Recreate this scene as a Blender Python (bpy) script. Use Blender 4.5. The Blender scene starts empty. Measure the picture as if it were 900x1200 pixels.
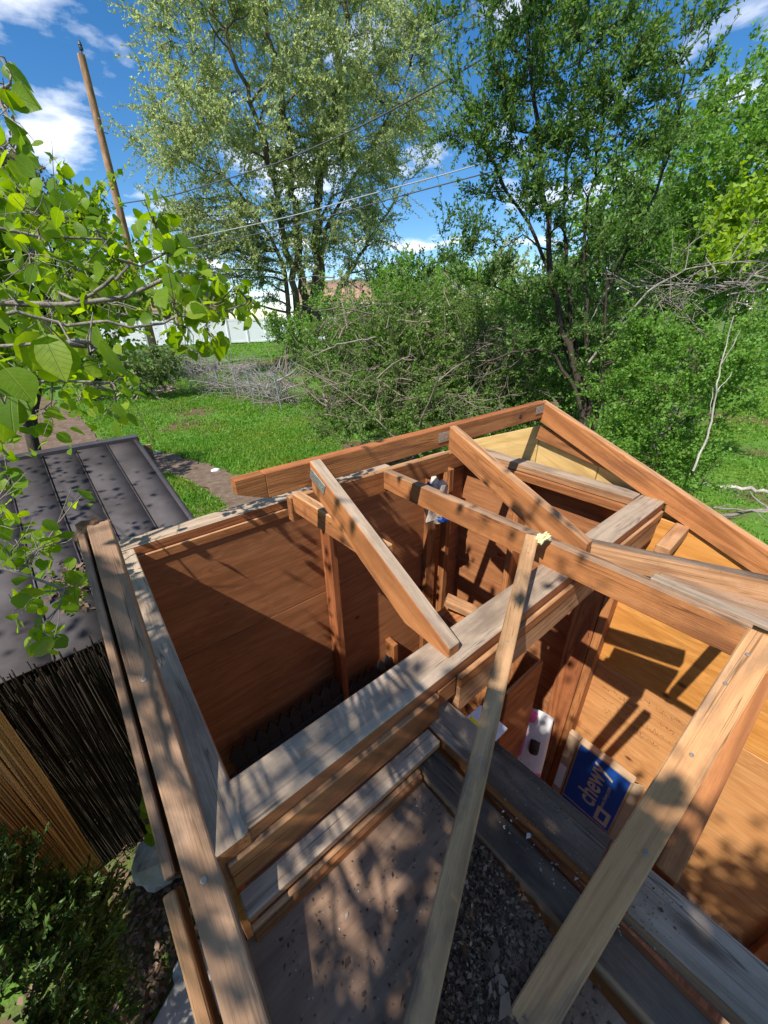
import bpy, bmesh, math, random
import numpy as np
from mathutils import Vector, Matrix

random.seed(7)
RNG = np.random.default_rng(11)
SC = bpy.context.scene
COL = SC.collection

# ------------------------------------------------------------------ camera
CAMZ = 2.9                       # eye height above the ground
YAW, PITCH, ROLL = math.radians(38.76), math.radians(27.08), math.radians(-0.97)
FPX = 451.0                      # focal length in pixels of a 900 x 1200 picture
_f = np.array([math.sin(YAW)*math.cos(PITCH), math.cos(YAW)*math.cos(PITCH), -math.sin(PITCH)])
_r = np.array([math.cos(YAW), -math.sin(YAW), 0.0])
_u = np.cross(_r, _f)
_c, _s = math.cos(ROLL), math.sin(ROLL)
_r, _u = _c*_r + _s*_u, -_s*_r + _c*_u
cam_d = bpy.data.cameras.new('camera')
cam = bpy.data.objects.new('camera', cam_d)
COL.objects.link(cam)
cam_d.sensor_fit = 'VERTICAL'
cam_d.sensor_height = 36.0
cam_d.lens = FPX/1200*36.0
cam_d.clip_start = 0.02
cam_d.clip_end = 3000
m = Matrix.Identity(4)
for i in range(3):
    m[i][0], m[i][1], m[i][2] = _r[i], _u[i], -_f[i]
m.translation = (0, 0, CAMZ)
cam.matrix_world = m
SC.camera = cam

# ------------------------------------------------------------------ light
SUN_DIR = Vector((1.0, 0.28, -1.35)).normalized()     # the way the sunlight travels
EL = math.asin(-SUN_DIR.z)
AZ = math.atan2(-SUN_DIR.x, -SUN_DIR.y)               # from +Y towards +X
sun_d = bpy.data.lights.new('sun', 'SUN')
sun_d.energy = 4.6
sun_d.angle = math.radians(0.53)
sun_d.color = (1.0, 0.955, 0.885)
sun = bpy.data.objects.new('sun', sun_d)
COL.objects.link(sun)
sun.rotation_euler = SUN_DIR.to_track_quat('-Z', 'Y').to_euler()
sun.location = (-8, -3, 14)

W = bpy.data.worlds.new('World'); SC.world = W; W.use_nodes = True
nt = W.node_tree; nt.nodes.clear()
def N(tree, t, **kw):
    n = tree.nodes.new(t)
    for k, v in kw.items():
        setattr(n, k, v)
    return n
out = N(nt, 'ShaderNodeOutputWorld'); bg = N(nt, 'ShaderNodeBackground')
sky = N(nt, 'ShaderNodeTexSky'); sky.sky_type = 'NISHITA'; sky.sun_disc = False
sky.sun_elevation = EL; sky.sun_rotation = AZ
sky.air_density = 1.0; sky.dust_density = 0.15; sky.ozone_density = 2.2; sky.altitude = 1300
bg.inputs['Strength'].default_value = 0.11
tc = N(nt, 'ShaderNodeTexCoord')
L = nt.links
# clouds: a noise field on the cloud layer above the place, puffs scattered over the whole sky
sep = N(nt, 'ShaderNodeSeparateXYZ'); L.new(tc.outputs['Generated'], sep.inputs[0])
mz = N(nt, 'ShaderNodeMath', operation='MAXIMUM'); mz.inputs[1].default_value = 0.03; L.new(sep.outputs['Z'], mz.inputs[0])
az_ = N(nt, 'ShaderNodeMath', operation='ADD'); az_.inputs[1].default_value = 0.12; L.new(mz.outputs[0], az_.inputs[0])
dx = N(nt, 'ShaderNodeMath', operation='DIVIDE'); L.new(sep.outputs['X'], dx.inputs[0]); L.new(az_.outputs[0], dx.inputs[1])
dy = N(nt, 'ShaderNodeMath', operation='DIVIDE'); L.new(sep.outputs['Y'], dy.inputs[0]); L.new(az_.outputs[0], dy.inputs[1])
cmb = N(nt, 'ShaderNodeCombineXYZ'); L.new(dx.outputs[0], cmb.inputs[0]); L.new(dy.outputs[0], cmb.inputs[1])
nz = N(nt, 'ShaderNodeTexNoise'); nz.inputs['Scale'].default_value = 1.55; nz.inputs['Detail'].default_value = 8
nz.inputs['Roughness'].default_value = 0.56; nz.inputs['Distortion'].default_value = 0.25
mp = N(nt, 'ShaderNodeMapping'); mp.inputs['Location'].default_value = (3.35, 1.9, 0)
L.new(cmb.outputs[0], mp.inputs[0]); L.new(mp.outputs[0], nz.inputs['Vector'])
cr = N(nt, 'ShaderNodeValToRGB'); cr.color_ramp.elements[0].position = 0.53; cr.color_ramp.elements[1].position = 0.68
L.new(nz.outputs['Fac'], cr.inputs[0])
cf = N(nt, 'ShaderNodeMath', operation='MULTIPLY'); cf.inputs[1].default_value = 0.93; L.new(cr.outputs[0], cf.inputs[0])
hue = N(nt, 'ShaderNodeHueSaturation'); hue.inputs['Saturation'].default_value = 1.32; hue.inputs['Value'].default_value = 1.0
L.new(sky.outputs[0], hue.inputs['Color'])
mix = N(nt, 'ShaderNodeMix', data_type='RGBA'); mix.inputs['B'].default_value = (9.0, 9.1, 9.4, 1)
L.new(cf.outputs[0], mix.inputs['Factor']); L.new(hue.outputs[0], mix.inputs['A'])
L.new(mix.outputs['Result'], bg.inputs['Color']); L.new(bg.outputs[0], out.inputs[0])

SC.view_settings.view_transform = 'Standard'
SC.view_settings.look = 'None'
SC.view_settings.exposure = 0.6
SC.view_settings.gamma = 1.0
SC.view_settings.use_curve_mapping = False
SC.render.engine = 'CYCLES'
SC.cycles.max_bounces = 5
SC.cycles.diffuse_bounces = 3
SC.cycles.glossy_bounces = 2
SC.cycles.transmission_bounces = 3
SC.cycles.transparent_max_bounces = 4

# ------------------------------------------------------------------ helpers
def ray(px, py):
    return _f*FPX + _r*(px-450) + _u*(600-py)
def at(px, py, d):
    """point seen at a pixel of the 900 x 1200 photograph, d metres away on the level"""
    v = ray(px, py); v = v/np.hypot(v[0], v[1])*d
    return np.array([v[0], v[1], v[2]+CAMZ])
def ground_h(x, y):
    d = np.clip((np.hypot(x, y)-12.0)/28.0, 0, 1)
    return 1.05*d*d*(3-2*d)
def on_ground(px, py):
    v = ray(px, py); t = CAMZ/max(-v[2], 1e-3)
    for _ in range(12):
        t = (CAMZ-ground_h(v[0]*t, v[1]*t))/max(-v[2], 1e-3)
    return np.array([v[0]*t, v[1]*t, CAMZ-(-v[2])*t])
def V(x, y, z):
    """shed coordinates: heights measured from the eye"""
    return Vector((x, y, z+CAMZ))

def tag(o, label=None, cat=None, group=None, kind=None):
    if label: o['label'] = label
    if cat: o['category'] = cat
    if group: o['group'] = group
    if kind: o['kind'] = kind
    return o
def empty(name, loc=(0, 0, 0)):
    o = bpy.data.objects.new(name, None); COL.objects.link(o); o.location = loc
    o.empty_display_size = 0.1
    return o
def link(name, me, mats, parent=None, smooth=False):
    o = bpy.data.objects.new(name, me); COL.objects.link(o)
    if not me.materials:
        for mm in (mats if isinstance(mats, (list, tuple)) else [mats]):
            me.materials.append(mm)
    if smooth:
        me.polygons.foreach_set('use_smooth', [True]*len(me.polygons))
    if parent is not None:
        o.parent = parent
        o.matrix_parent_inverse = Matrix.Identity(4)
        w = Matrix.Identity(4); q = parent
        while q is not None:
            w = q.matrix_basis @ w; q = q.parent
        o.matrix_basis = w.inverted()
    return o
def place(o, mat):
    """put an object at a world matrix below its (already placed) parents"""
    w = Matrix.Identity(4); q = o.parent
    while q is not None:
        w = q.matrix_basis @ w; q = q.parent
    o.matrix_basis = w.inverted() @ mat
def bm_mesh(bm, name):
    me = bpy.data.meshes.new(name); bm.to_mesh(me); bm.free(); return me
def np_mesh(name, verts, faces):
    """faces: (n,3) or (n,4) int array"""
    me = bpy.data.meshes.new(name)
    verts = np.asarray(verts, np.float32); faces = np.asarray(faces, np.int32)
    k = faces.shape[1]
    me.vertices.add(len(verts)); me.vertices.foreach_set('co', verts.ravel())
    me.loops.add(faces.size); me.loops.foreach_set('vertex_index', faces.ravel())
    me.polygons.add(len(faces))
    me.polygons.foreach_set('loop_start', np.arange(len(faces), dtype=np.int32)*k)
    me.polygons.foreach_set('loop_total', np.full(len(faces), k, np.int32))
    me.update(calc_edges=True)
    return me

# ------------------------------------------------------------------ materials
def new_mat(name, rough=0.8, spec=0.3):
    mt = bpy.data.materials.new(name); mt.use_nodes = True
    t = mt.node_tree; b = t.nodes['Principled BSDF']
    b.inputs['Roughness'].default_value = rough
    b.inputs['Specular IOR Level'].default_value = spec
    return mt, t, b
def ramp(t, fac, stops):
    r = N(t, 'ShaderNodeValToRGB')
    e = r.color_ramp.elements
    while len(e) < len(stops): e.new(0.5)
    for el, (p, c) in zip(e, stops):
        el.position = p; el.color = (*c, 1)
    t.links.new(fac, r.inputs[0]); return r.outputs[0]
def noise(t, vec, scale, detail=4, rough=0.55, dist=0.0):
    n = N(t, 'ShaderNodeTexNoise'); n.inputs['Scale'].default_value = scale
    n.inputs['Detail'].default_value = detail; n.inputs['Roughness'].default_value = rough
    n.inputs['Distortion'].default_value = dist
    if vec is not None: t.links.new(vec, n.inputs['Vector'])
    return n.outputs['Fac']
def mapping(t, vec, scale=(1, 1, 1), loc=(0, 0, 0)):
    mp_ = N(t, 'ShaderNodeMapping'); mp_.inputs['Scale'].default_value = scale; mp_.inputs['Location'].default_value = loc
    t.links.new(vec, mp_.inputs[0]); return mp_.outputs[0]
def mixc(t, fac, a, b, blend='MIX'):
    mx = N(t, 'ShaderNodeMix', data_type='RGBA', blend_type=blend)
    for inp, v in (('Factor', fac), ('A', a), ('B', b)):
        if isinstance(v, (int, float)): mx.inputs[inp].default_value = v
        elif isinstance(v, tuple): mx.inputs[inp].default_value = (*v, 1)
        else: t.links.new(v, mx.inputs[inp])
    return mx.outputs['Result']
def bump(t, b, height, strength=0.4, dist=0.004):
    n = N(t, 'ShaderNodeBump'); n.inputs['Strength'].default_value = strength; n.inputs['Distance'].default_value = dist
    t.links.new(height, n.inputs['Height']); t.links.new(n.outputs[0], b.inputs['Normal'])
def ocoord(t, rnd=True):
    c = N(t, 'ShaderNodeTexCoord').outputs['Object']
    if not rnd: return c
    oi = N(t, 'ShaderNodeObjectInfo')
    ml = N(t, 'ShaderNodeMath', operation='MULTIPLY'); ml.inputs[1].default_value = 37.0
    t.links.new(oi.outputs['Random'], ml.inputs[0])
    ad = N(t, 'ShaderNodeVectorMath', operation='ADD'); t.links.new(c, ad.inputs[0]); t.links.new(ml.outputs[0], ad.inputs[1])
    return ad.outputs[0]
def thresh(t, fac, lo, hi):
    mr = N(t, 'ShaderNodeMapRange'); mr.inputs['From Min'].default_value = lo; mr.inputs['From Max'].default_value = hi
    t.links.new(fac, mr.inputs['Value']); return mr.outputs[0]

def wood(name, dark, mid, light, knot=(0.1, 0.045, 0.02), stain=None, stain_amt=0.5, grain=1.0, rough=0.75):
    """sawn softwood: growth rings along local X, knots, stains, fine fibres"""
    mt, t, b = new_mat(name, rough, 0.25)
    c = ocoord(t)
    st = mapping(t, c, (1.1, 14, 14))
    n1 = noise(t, st, 1.0, 5, 0.6, 0.8)
    nr = noise(t, mapping(t, c, (0.55, 6.5, 6.5)), 1.25, 1.5, 0.45, 0.35)
    k_ = N(t, 'ShaderNodeMath', operation='MULTIPLY'); k_.inputs[1].default_value = 62.0; t.links.new(nr, k_.inputs[0])
    rg = N(t, 'ShaderNodeMath', operation='SINE'); t.links.new(k_.outputs[0], rg.inputs[0])
    fib = noise(t, mapping(t, c, (9, 260, 260)), 1.0, 3, 0.6)
    base = ramp(t, n1, [(0.25, dark), (0.5, mid), (0.78, light)])
    rings = mixc(t, thresh(t, rg.outputs[0], -0.1, 1.0), base, tuple(x*0.62 for x in dark))
    base = mixc(t, 0.55*grain, base, rings)
    fm = N(t, 'ShaderNodeMapRange'); fm.inputs['From Min'].default_value = 0.3; fm.inputs['From Max'].default_value = 0.7
    fm.inputs['To Min'].default_value = 0.87; fm.inputs['To Max'].default_value = 1.08
    t.links.new(fib, fm.inputs['Value'])
    gm = N(t, 'ShaderNodeCombineColor')
    for k in range(3): t.links.new(fm.outputs[0], gm.inputs[k])
    base = mixc(t, 1.0, base, gm.outputs[0], 'MULTIPLY')
    vo = N(t, 'ShaderNodeTexVoronoi'); vo.inputs['Scale'].default_value = 1.0; vo.inputs['Randomness'].default_value = 1
    t.links.new(mapping(t, c, (2.6, 7.5, 7.5)), vo.inputs['Vector'])
    kn = N(t, 'ShaderNodeMapRange'); kn.inputs['From Min'].default_value = 0.05; kn.inputs['From Max'].default_value = 0.13
    kn.inputs['To Min'].default_value = 0.85; kn.inputs['To Max'].default_value = 0.0
    t.links.new(vo.outputs['Distance'], kn.inputs['Value'])
    base = mixc(t, kn.outputs[0], base, knot)
    if stain:
        sn = noise(t, mapping(t, c, (3, 9, 9)), 1.4, 6, 0.65)
        f = thresh(t, sn, 0.5, 0.66)
        ml = N(t, 'ShaderNodeMath', operation='MULTIPLY'); ml.inputs[1].default_value = stain_amt
        t.links.new(f, ml.inputs[0]); base = mixc(t, ml.outputs[0], base, stain)
    ck = noise(t, mapping(t, c, (1.3, 34, 34)), 1.0, 3, 0.6, 0.4)
    d_ = N(t, 'ShaderNodeMath', operation='SUBTRACT'); d_.inputs[1].default_value = 0.5; t.links.new(ck, d_.inputs[0])
    ab = N(t, 'ShaderNodeMath', operation='ABSOLUTE'); t.links.new(d_.outputs[0], ab.inputs[0])
    line = thresh(t, ab.outputs[0], 0.016, 0.004)
    gate = thresh(t, noise(t, mapping(t, c, (4, 12, 12)), 1.0, 3), 0.5, 0.6)
    cm = N(t, 'ShaderNodeMath', operation='MULTIPLY'); t.links.new(line, cm.inputs[0]); t.links.new(gate, cm.inputs[1])
    cs = N(t, 'ShaderNodeMath', operation='MULTIPLY'); cs.inputs[1].default_value = 0.75; t.links.new(cm.outputs[0], cs.inputs[0])
    base = mixc(t, cs.outputs[0], base, tuple(x*0.3 for x in dark))
    v2 = N(t, 'ShaderNodeTexVoronoi'); v2.inputs['Scale'].default_value = 55.0; t.links.new(c, v2.inputs['Vector'])
    sp_ = thresh(t, v2.outputs['Distance'], 0.16, 0.08)
    g2 = thresh(t, noise(t, c, 11, 4, 0.6), 0.55, 0.66)
    sm = N(t, 'ShaderNodeMath', operation='MULTIPLY'); t.links.new(sp_, sm.inputs[0]); t.links.new(g2, sm.inputs[1])
    s3 = N(t, 'ShaderNodeMath', operation='MULTIPLY'); s3.inputs[1].default_value = 0.6; t.links.new(sm.outputs[0], s3.inputs[0])
    base = mixc(t, s3.outputs[0], base, tuple(x*0.35 for x in dark))
    gr_ = noise(t, c, 5.5, 6, 0.7)
    base = mixc(t, thresh(t, gr_, 0.5, 1.0), base, tuple(x*0.5 for x in dark))
    oi = N(t, 'ShaderNodeObjectInfo'); hs = N(t, 'ShaderNodeHueSaturation')
    mr = N(t, 'ShaderNodeMapRange'); mr.inputs['To Min'].default_value = 0.84; mr.inputs['To Max'].default_value = 1.14
    t.links.new(oi.outputs['Random'], mr.inputs['Value']); t.links.new(mr.outputs[0], hs.inputs['Value'])
    t.links.new(base, hs.inputs['Color']); t.links.new(hs.outputs[0], b.inputs['Base Color'])
    ad = N(t, 'ShaderNodeMath', operation='ADD'); t.links.new(fib, ad.inputs[0]); t.links.new(n1, ad.inputs[1])
    bump(t, b, ad.outputs[0], 0.5, 0.003)
    return mt
M = {}
M['fir'] = wood('fir', (0.30, 0.105, 0.034), (0.42, 0.165, 0.055), (0.50, 0.225, 0.085), stain=(0.17, 0.065, 0.03), stain_amt=0.5)
M['fir_pale'] = wood('fir_pale', (0.36, 0.17, 0.075), (0.47, 0.245, 0.115), (0.55, 0.33, 0.18), stain=(0.25, 0.13, 0.07), stain_amt=0.4)
M['red_fir'] = wood('red_fir', (0.27, 0.085, 0.03), (0.36, 0.125, 0.045), (0.42, 0.165, 0.06), stain=(0.16, 0.06, 0.03), stain_amt=0.4)
M['grey_wood'] = wood('grey_wood', (0.30, 0.215, 0.145), (0.42, 0.312, 0.22), (0.51, 0.395, 0.29), knot=(0.12, 0.075, 0.05), stain=(0.16, 0.115, 0.085), stain_amt=0.55, grain=0.6, rough=0.9)
M['brown_wood'] = wood('brown_wood', (0.22, 0.125, 0.07), (0.34, 0.20, 0.115), (0.45, 0.295, 0.185), knot=(0.1, 0.05, 0.03), stain=(0.12, 0.085, 0.06), stain_amt=0.5, grain=0.8, rough=0.9)
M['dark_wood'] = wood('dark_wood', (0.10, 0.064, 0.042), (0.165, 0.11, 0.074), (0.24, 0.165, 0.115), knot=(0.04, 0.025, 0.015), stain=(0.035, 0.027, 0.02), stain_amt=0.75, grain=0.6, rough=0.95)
M['painted_wood'] = wood('painted_wood', (0.40, 0.19, 0.078), (0.51, 0.265, 0.115), (0.59, 0.345, 0.175), knot=(0.12, 0.06, 0.03), stain=(0.16, 0.11, 0.075), stain_amt=0.75, grain=0.7, rough=0.85)

M['dirty_wood'] = wood('dirty_wood', (0.35, 0.19, 0.085), (0.49, 0.28, 0.135), (0.60, 0.38, 0.21), knot=(0.08, 0.045, 0.03), stain=(0.10, 0.075, 0.058), stain_amt=0.85, grain=0.8, rough=0.95)
def plywood(name, dark, mid, light, rough=0.6, patch=None, flat=False):
    mt, t, b = new_mat(name, rough, 0.3)
    c = ocoord(t)
    if flat:      # a sheet lying level: its grain runs along local X
        c = mapping(t, c, (1, 1, 1)); rt = N(t, 'ShaderNodeMapping'); rt.inputs['Rotation'].default_value = (math.radians(90), 0, 0)
        t.links.new(c, rt.inputs[0]); c = rt.outputs[0]
    n1 = noise(t, mapping(t, c, (1.2, 1.2, 7)), 1.6, 4, 0.55, 1.6)
    n2 = noise(t, mapping(t, c, (0.9, 0.9, 5.0)), 2.6, 3, 0.5, 2.6)
    base = ramp(t, n1, [(0.25, dark), (0.5, mid), (0.75, light)])
    # cathedral figure: contour lines of a stretched field
    ml = N(t, 'ShaderNodeMath', operation='MULTIPLY'); ml.inputs[1].default_value = 15.0; t.links.new(n2, ml.inputs[0])
    sn_ = N(t, 'ShaderNodeMath', operation='SINE'); t.links.new(ml.outputs[0], sn_.inputs[0])
    f = thresh(t, sn_.outputs[0], 0.2, 1.0)
    fade = noise(t, c, 2.3, 3)
    m2 = N(t, 'ShaderNodeMath', operation='MULTIPLY'); t.links.new(f, m2.inputs[0]); t.links.new(thresh(t, fade, 0.4, 0.75), m2.inputs[1])
    m3 = N(t, 'ShaderNodeMath', operation='MULTIPLY'); m3.inputs[1].default_value = 0.55; t.links.new(m2.outputs[0], m3.inputs[0])
    base = mixc(t, m3.outputs[0], base, tuple(x*0.6 for x in dark))
    streak = noise(t, mapping(t, c, (3, 3, 60)), 1.0, 4, 0.6)
    base = mixc(t, thresh(t, streak, 0.45, 0.9), base, tuple(x*0.7 for x in dark))
    vo = N(t, 'ShaderNodeTexVoronoi'); vo.inputs['Scale'].default_value = 1
    t.links.new(mapping(t, c, (3.3, 3.3, 5.2)), vo.inputs['Vector'])
    kn = N(t, 'ShaderNodeMapRange'); kn.inputs['From Min'].default_value = 0.03; kn.inputs['From Max'].default_value = 0.085
    kn.inputs['To Min'].default_value = 0.85; kn.inputs['To Max'].default_value = 0
    t.links.new(vo.outputs['Distance'], kn.inputs['Value'])
    base = mixc(t, kn.outputs[0], base, (0.07, 0.03, 0.015))
    if patch:
        pn = noise(t, mapping(t, c, (2, 2, 5)), 2.2, 7, 0.7)
        base = mixc(t, thresh(t, pn, 0.46, 0.75), base, patch)
    t.links.new(base, b.inputs['Base Color'])
    fib = noise(t, mapping(t, c, (14, 14, 160)), 1.0, 3)
    bump(t, b, fib, 0.3, 0.002)
    return mt
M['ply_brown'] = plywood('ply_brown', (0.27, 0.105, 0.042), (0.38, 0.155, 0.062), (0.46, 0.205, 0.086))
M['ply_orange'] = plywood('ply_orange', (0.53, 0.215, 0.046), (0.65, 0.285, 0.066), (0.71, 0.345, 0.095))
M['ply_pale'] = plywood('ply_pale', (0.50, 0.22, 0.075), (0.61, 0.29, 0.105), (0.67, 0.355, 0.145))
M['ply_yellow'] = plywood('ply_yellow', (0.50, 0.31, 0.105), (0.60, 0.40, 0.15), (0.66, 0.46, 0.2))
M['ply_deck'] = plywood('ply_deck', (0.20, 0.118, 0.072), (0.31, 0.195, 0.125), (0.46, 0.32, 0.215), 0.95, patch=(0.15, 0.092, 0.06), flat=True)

def plain(name, col, rough=0.6, metal=0.0, var=0.15, scale=8.0, bmp=0.0, spec=0.4):
    mt, t, b = new_mat(name, rough, spec)
    b.inputs['Metallic'].default_value = metal
    n = noise(t, ocoord(t), scale, 6, 0.6)
    t.links.new(ramp(t, n, [(0.3, tuple(c*(1-var) for c in col)), (0.7, tuple(min(1, c*(1+var)) for c in col))]), b.inputs['Base Color'])
    if bmp: bump(t, b, n, bmp, 0.01)
    return mt
M['galv'] = plain('galvanised', (0.42, 0.47, 0.45), 0.42, 0.75, 0.3, 90)
M['screw'] = plain('screw_metal', (0.3, 0.28, 0.25), 0.55, 0.6, 0.2, 60)
M['roof_metal'] = plain('roof_metal', (0.08, 0.07, 0.07), 0.8, 0.0, 0.35, 4, spec=0.1)
M['roof_seam'] = plain('roof_seam', (0.06, 0.05, 0.055), 0.4, 0.0, 0.2, 9)
M['black_plastic'] = plain('black_plastic', (0.022, 0.022, 0.024), 0.4, 0, 0.2, 20, spec=0.5)
M['card'] = plain('cardboard', (0.42, 0.29, 0.175), 0.85, 0, 0.08, 14)
M['card_light'] = plain('cardboard_edge', (0.55, 0.43, 0.31), 0.85, 0, 0.08, 14)
M['blue_print'] = plain('blue_print', (0.012, 0.07, 0.32), 0.5, 0, 0.08, 10)
M['yellow'] = plain('yellow_plastic', (0.85, 0.72, 0.01), 0.5, 0, 0.05, 30)
M['white_paint'] = plain('white_vinyl', (0.78, 0.8, 0.84), 0.5, 0, 0.04, 3)
M['paper'] = plain('paper', (0.75, 0.74, 0.72), 0.7, 0, 0.08, 20)
M['pink'] = plain('pink_print', (0.75, 0.12, 0.28), 0.5, 0, 0.1, 20)
M['foam'] = plain('foam', (0.75, 0.68, 0.32), 0.9, 0, 0.15, 40)
M['stone'] = plain('stone', (0.30, 0.28, 0.25), 0.9, 0, 0.35, 9, 0.7)
M['concrete'] = plain('concrete', (0.33, 0.30, 0.27), 0.9, 0, 0.25, 12, 0.3)
M['insulator'] = plain('insulator', (0.06, 0.06, 0.07), 0.3, 0, 0.1)
M['wire'] = plain('wire', (0.07, 0.07, 0.075), 0.5, 0, 0.1)
M['wire_pale'] = plain('wire_pale', (0.30, 0.31, 0.32), 0.5, 0, 0.1)
M['house_wall'] = plain('house_wall', (0.20, 0.12, 0.085), 0.85, 0, 0.2, 2)
M['house_wall_pale'] = plain('house_wall_pale', (0.45, 0.40, 0.34), 0.85, 0, 0.1, 2)
M['shingle'] = plain('shingle', (0.33, 0.2, 0.13), 0.9, 0, 0.2, 3)
M['shingle_grey'] = plain('shingle_grey', (0.20, 0.185, 0.18), 0.9, 0, 0.2, 3)
M['glass'] = plain('window_glass', (0.03, 0.04, 0.05), 0.08, 0, 0.1, 1, spec=0.8)
M['steel'] = plain('steel_post', (0.33, 0.35, 0.35), 0.5, 0.5, 0.2, 20)

def bark(name, col, scale=20):
    mt, t, b = new_mat(name, 0.95, 0.15)
    c = N(t, 'ShaderNodeTexCoord').outputs['Object']
    n = noise(t, mapping(t, c, (1, 1, 0.22)), scale, 6, 0.65)
    t.links.new(ramp(t, n, [(0.3, tuple(x*0.5 for x in col)), (0.55, col), (0.75, tuple(min(1, x*1.5) for x in col))]), b.inputs['Base Color'])
    bump(t, b, n, 0.8, 0.02)
    return mt
M['bark_elm'] = bark('bark_elm', (0.15, 0.115, 0.085), 8)
M['bark_dark'] = bark('bark_dark', (0.072, 0.056, 0.043), 24)
M['bark_grey'] = bark('bark_grey', (0.27, 0.235, 0.20), 20)
M['bark_white'] = bark('bark_white', (0.46, 0.42, 0.36), 22)
M['dead_twig'] = bark('dead_twig', (0.26, 0.205, 0.165), 14)
M['dead_grey'] = bark('dead_grey', (0.33, 0.29, 0.27), 14)
M['pole_wood'] = bark('pole_wood', (0.36, 0.215, 0.125), 9)

def leafm(name, dark, mid, light, trans=0.45, rough=0.5, spec=0.35):
    mt = bpy.data.materials.new(name); mt.use_nodes = True
    t = mt.node_tree; b = t.nodes['Principled BSDF']; o = t.nodes['Material Output']
    g = N(t, 'ShaderNodeNewGeometry')
    oi = N(t, 'ShaderNodeObjectInfo')
    ad = N(t, 'ShaderNodeMath', operation='ADD'); t.links.new(g.outputs['Random Per Island'], ad.inputs[0]); t.links.new(oi.outputs['Random'], ad.inputs[1])
    fr = N(t, 'ShaderNodeMath', operation='FRACT'); t.links.new(ad.outputs[0], fr.inputs[0])
    c0 = ramp(t, fr.outputs[0], [(0.0, dark), (0.5, mid), (1.0, light)])
    b.inputs['Roughness'].default_value = rough; b.inputs['Specular IOR Level'].default_value = spec
    t.links.new(c0, b.inputs['Base Color'])
    tr = N(t, 'ShaderNodeBsdfTranslucent')
    hs = N(t, 'ShaderNodeHueSaturation'); hs.inputs['Hue'].default_value = 0.485; hs.inputs['Value'].default_value = 1.5; hs.inputs['Saturation'].default_value = 1.1
    t.links.new(c0, hs.inputs['Color']); t.links.new(hs.outputs[0], tr.inputs['Color'])
    mx = N(t, 'ShaderNodeMixShader'); mx.inputs[0].default_value = trans
    t.links.new(b.outputs[0], mx.inputs[1]); t.links.new(tr.outputs[0], mx.inputs[2]); t.links.new(mx.outputs[0], o.inputs['Surface'])
    return mt
M['leaf_near'] = leafm('leaf_near', (0.11, 0.22, 0.010), (0.19, 0.33, 0.018), (0.31, 0.44, 0.035), 0.58, 0.45)
M['leaf_elm'] = leafm('leaf_elm', (0.26, 0.335, 0.12), (0.34, 0.42, 0.165), (0.43, 0.495, 0.25), 0.58)
M['leaf_willow'] = leafm('leaf_willow', (0.065, 0.14, 0.028), (0.11, 0.215, 0.042), (0.18, 0.29, 0.07), 0.45)
M['leaf_bush'] = leafm('leaf_bush', (0.11, 0.245, 0.03), (0.165, 0.335, 0.045), (0.24, 0.41, 0.08), 0.5)
M['leaf_yellowish'] = leafm('leaf_yellowish', (0.20, 0.34, 0.03), (0.28, 0.43, 0.04), (0.36, 0.49, 0.07), 0.5)
M['leaf_hedge'] = leafm('leaf_hedge', (0.08, 0.145, 0.035), (0.12, 0.205, 0.05), (0.18, 0.265, 0.075), 0.4)
M['leaf_thicket'] = leafm('leaf_thicket', (0.10, 0.18, 0.035), (0.15, 0.26, 0.05), (0.22, 0.33, 0.08), 0.45)
M['leaf_crown'] = leafm('leaf_crown', (0.07, 0.12, 0.02), (0.10, 0.16, 0.03), (0.15, 0.21, 0.045), 0.15, 0.45)
M['leaf_arbor'] = leafm('leaf_arbor', (0.035, 0.08, 0.018), (0.07, 0.135, 0.026), (0.13, 0.205, 0.04), 0.25)
M['leaf_far'] = leafm('leaf_far', (0.13, 0.13, 0.06), (0.18, 0.175, 0.08), (0.23, 0.215, 0.11), 0.3)
M['grass'] = leafm('grass_blade', (0.085, 0.21, 0.02), (0.14, 0.32, 0.035), (0.22, 0.4, 0.07), 0.45)
def vary(mt, col, scale, lo, hi):
    t = mt.node_tree; b = t.nodes['Principled BSDF']
    src = b.inputs['Base Color'].links[0].from_socket
    f = thresh(t, noise(t, N(t, 'ShaderNodeTexCoord').outputs['Object'], scale, 4, 0.6), lo, hi)
    o_ = mixc(t, f, src, col)
    for l_ in list(src.links):
        if l_.to_socket != o_.node.inputs['A'] and l_.to_node != o_.node:
            to = l_.to_socket; t.links.remove(l_); t.links.new(o_, to)
vary(M['grass'], (0.24, 0.34, 0.05), 0.7, 0.42, 0.72)
M['litter'] = leafm('leaf_litter', (0.07, 0.045, 0.028), (0.16, 0.10, 0.06), (0.30, 0.20, 0.13), 0.1, 0.8)
M['bark_chip'] = leafm('bark_chip', (0.05, 0.031, 0.02), (0.135, 0.085, 0.053), (0.34, 0.23, 0.145), 0.0, 0.9)
M['white_fleck'] = leafm('white_fleck', (0.30, 0.27, 0.23), (0.42, 0.39, 0.35), (0.6, 0.57, 0.52), 0.0, 0.8)
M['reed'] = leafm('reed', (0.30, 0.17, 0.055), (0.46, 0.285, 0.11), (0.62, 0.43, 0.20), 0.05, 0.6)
M['reed_dark'] = leafm('reed_dark', (0.022, 0.016, 0.011), (0.045, 0.033, 0.024), (0.095, 0.072, 0.054), 0.05, 0.6)

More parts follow.
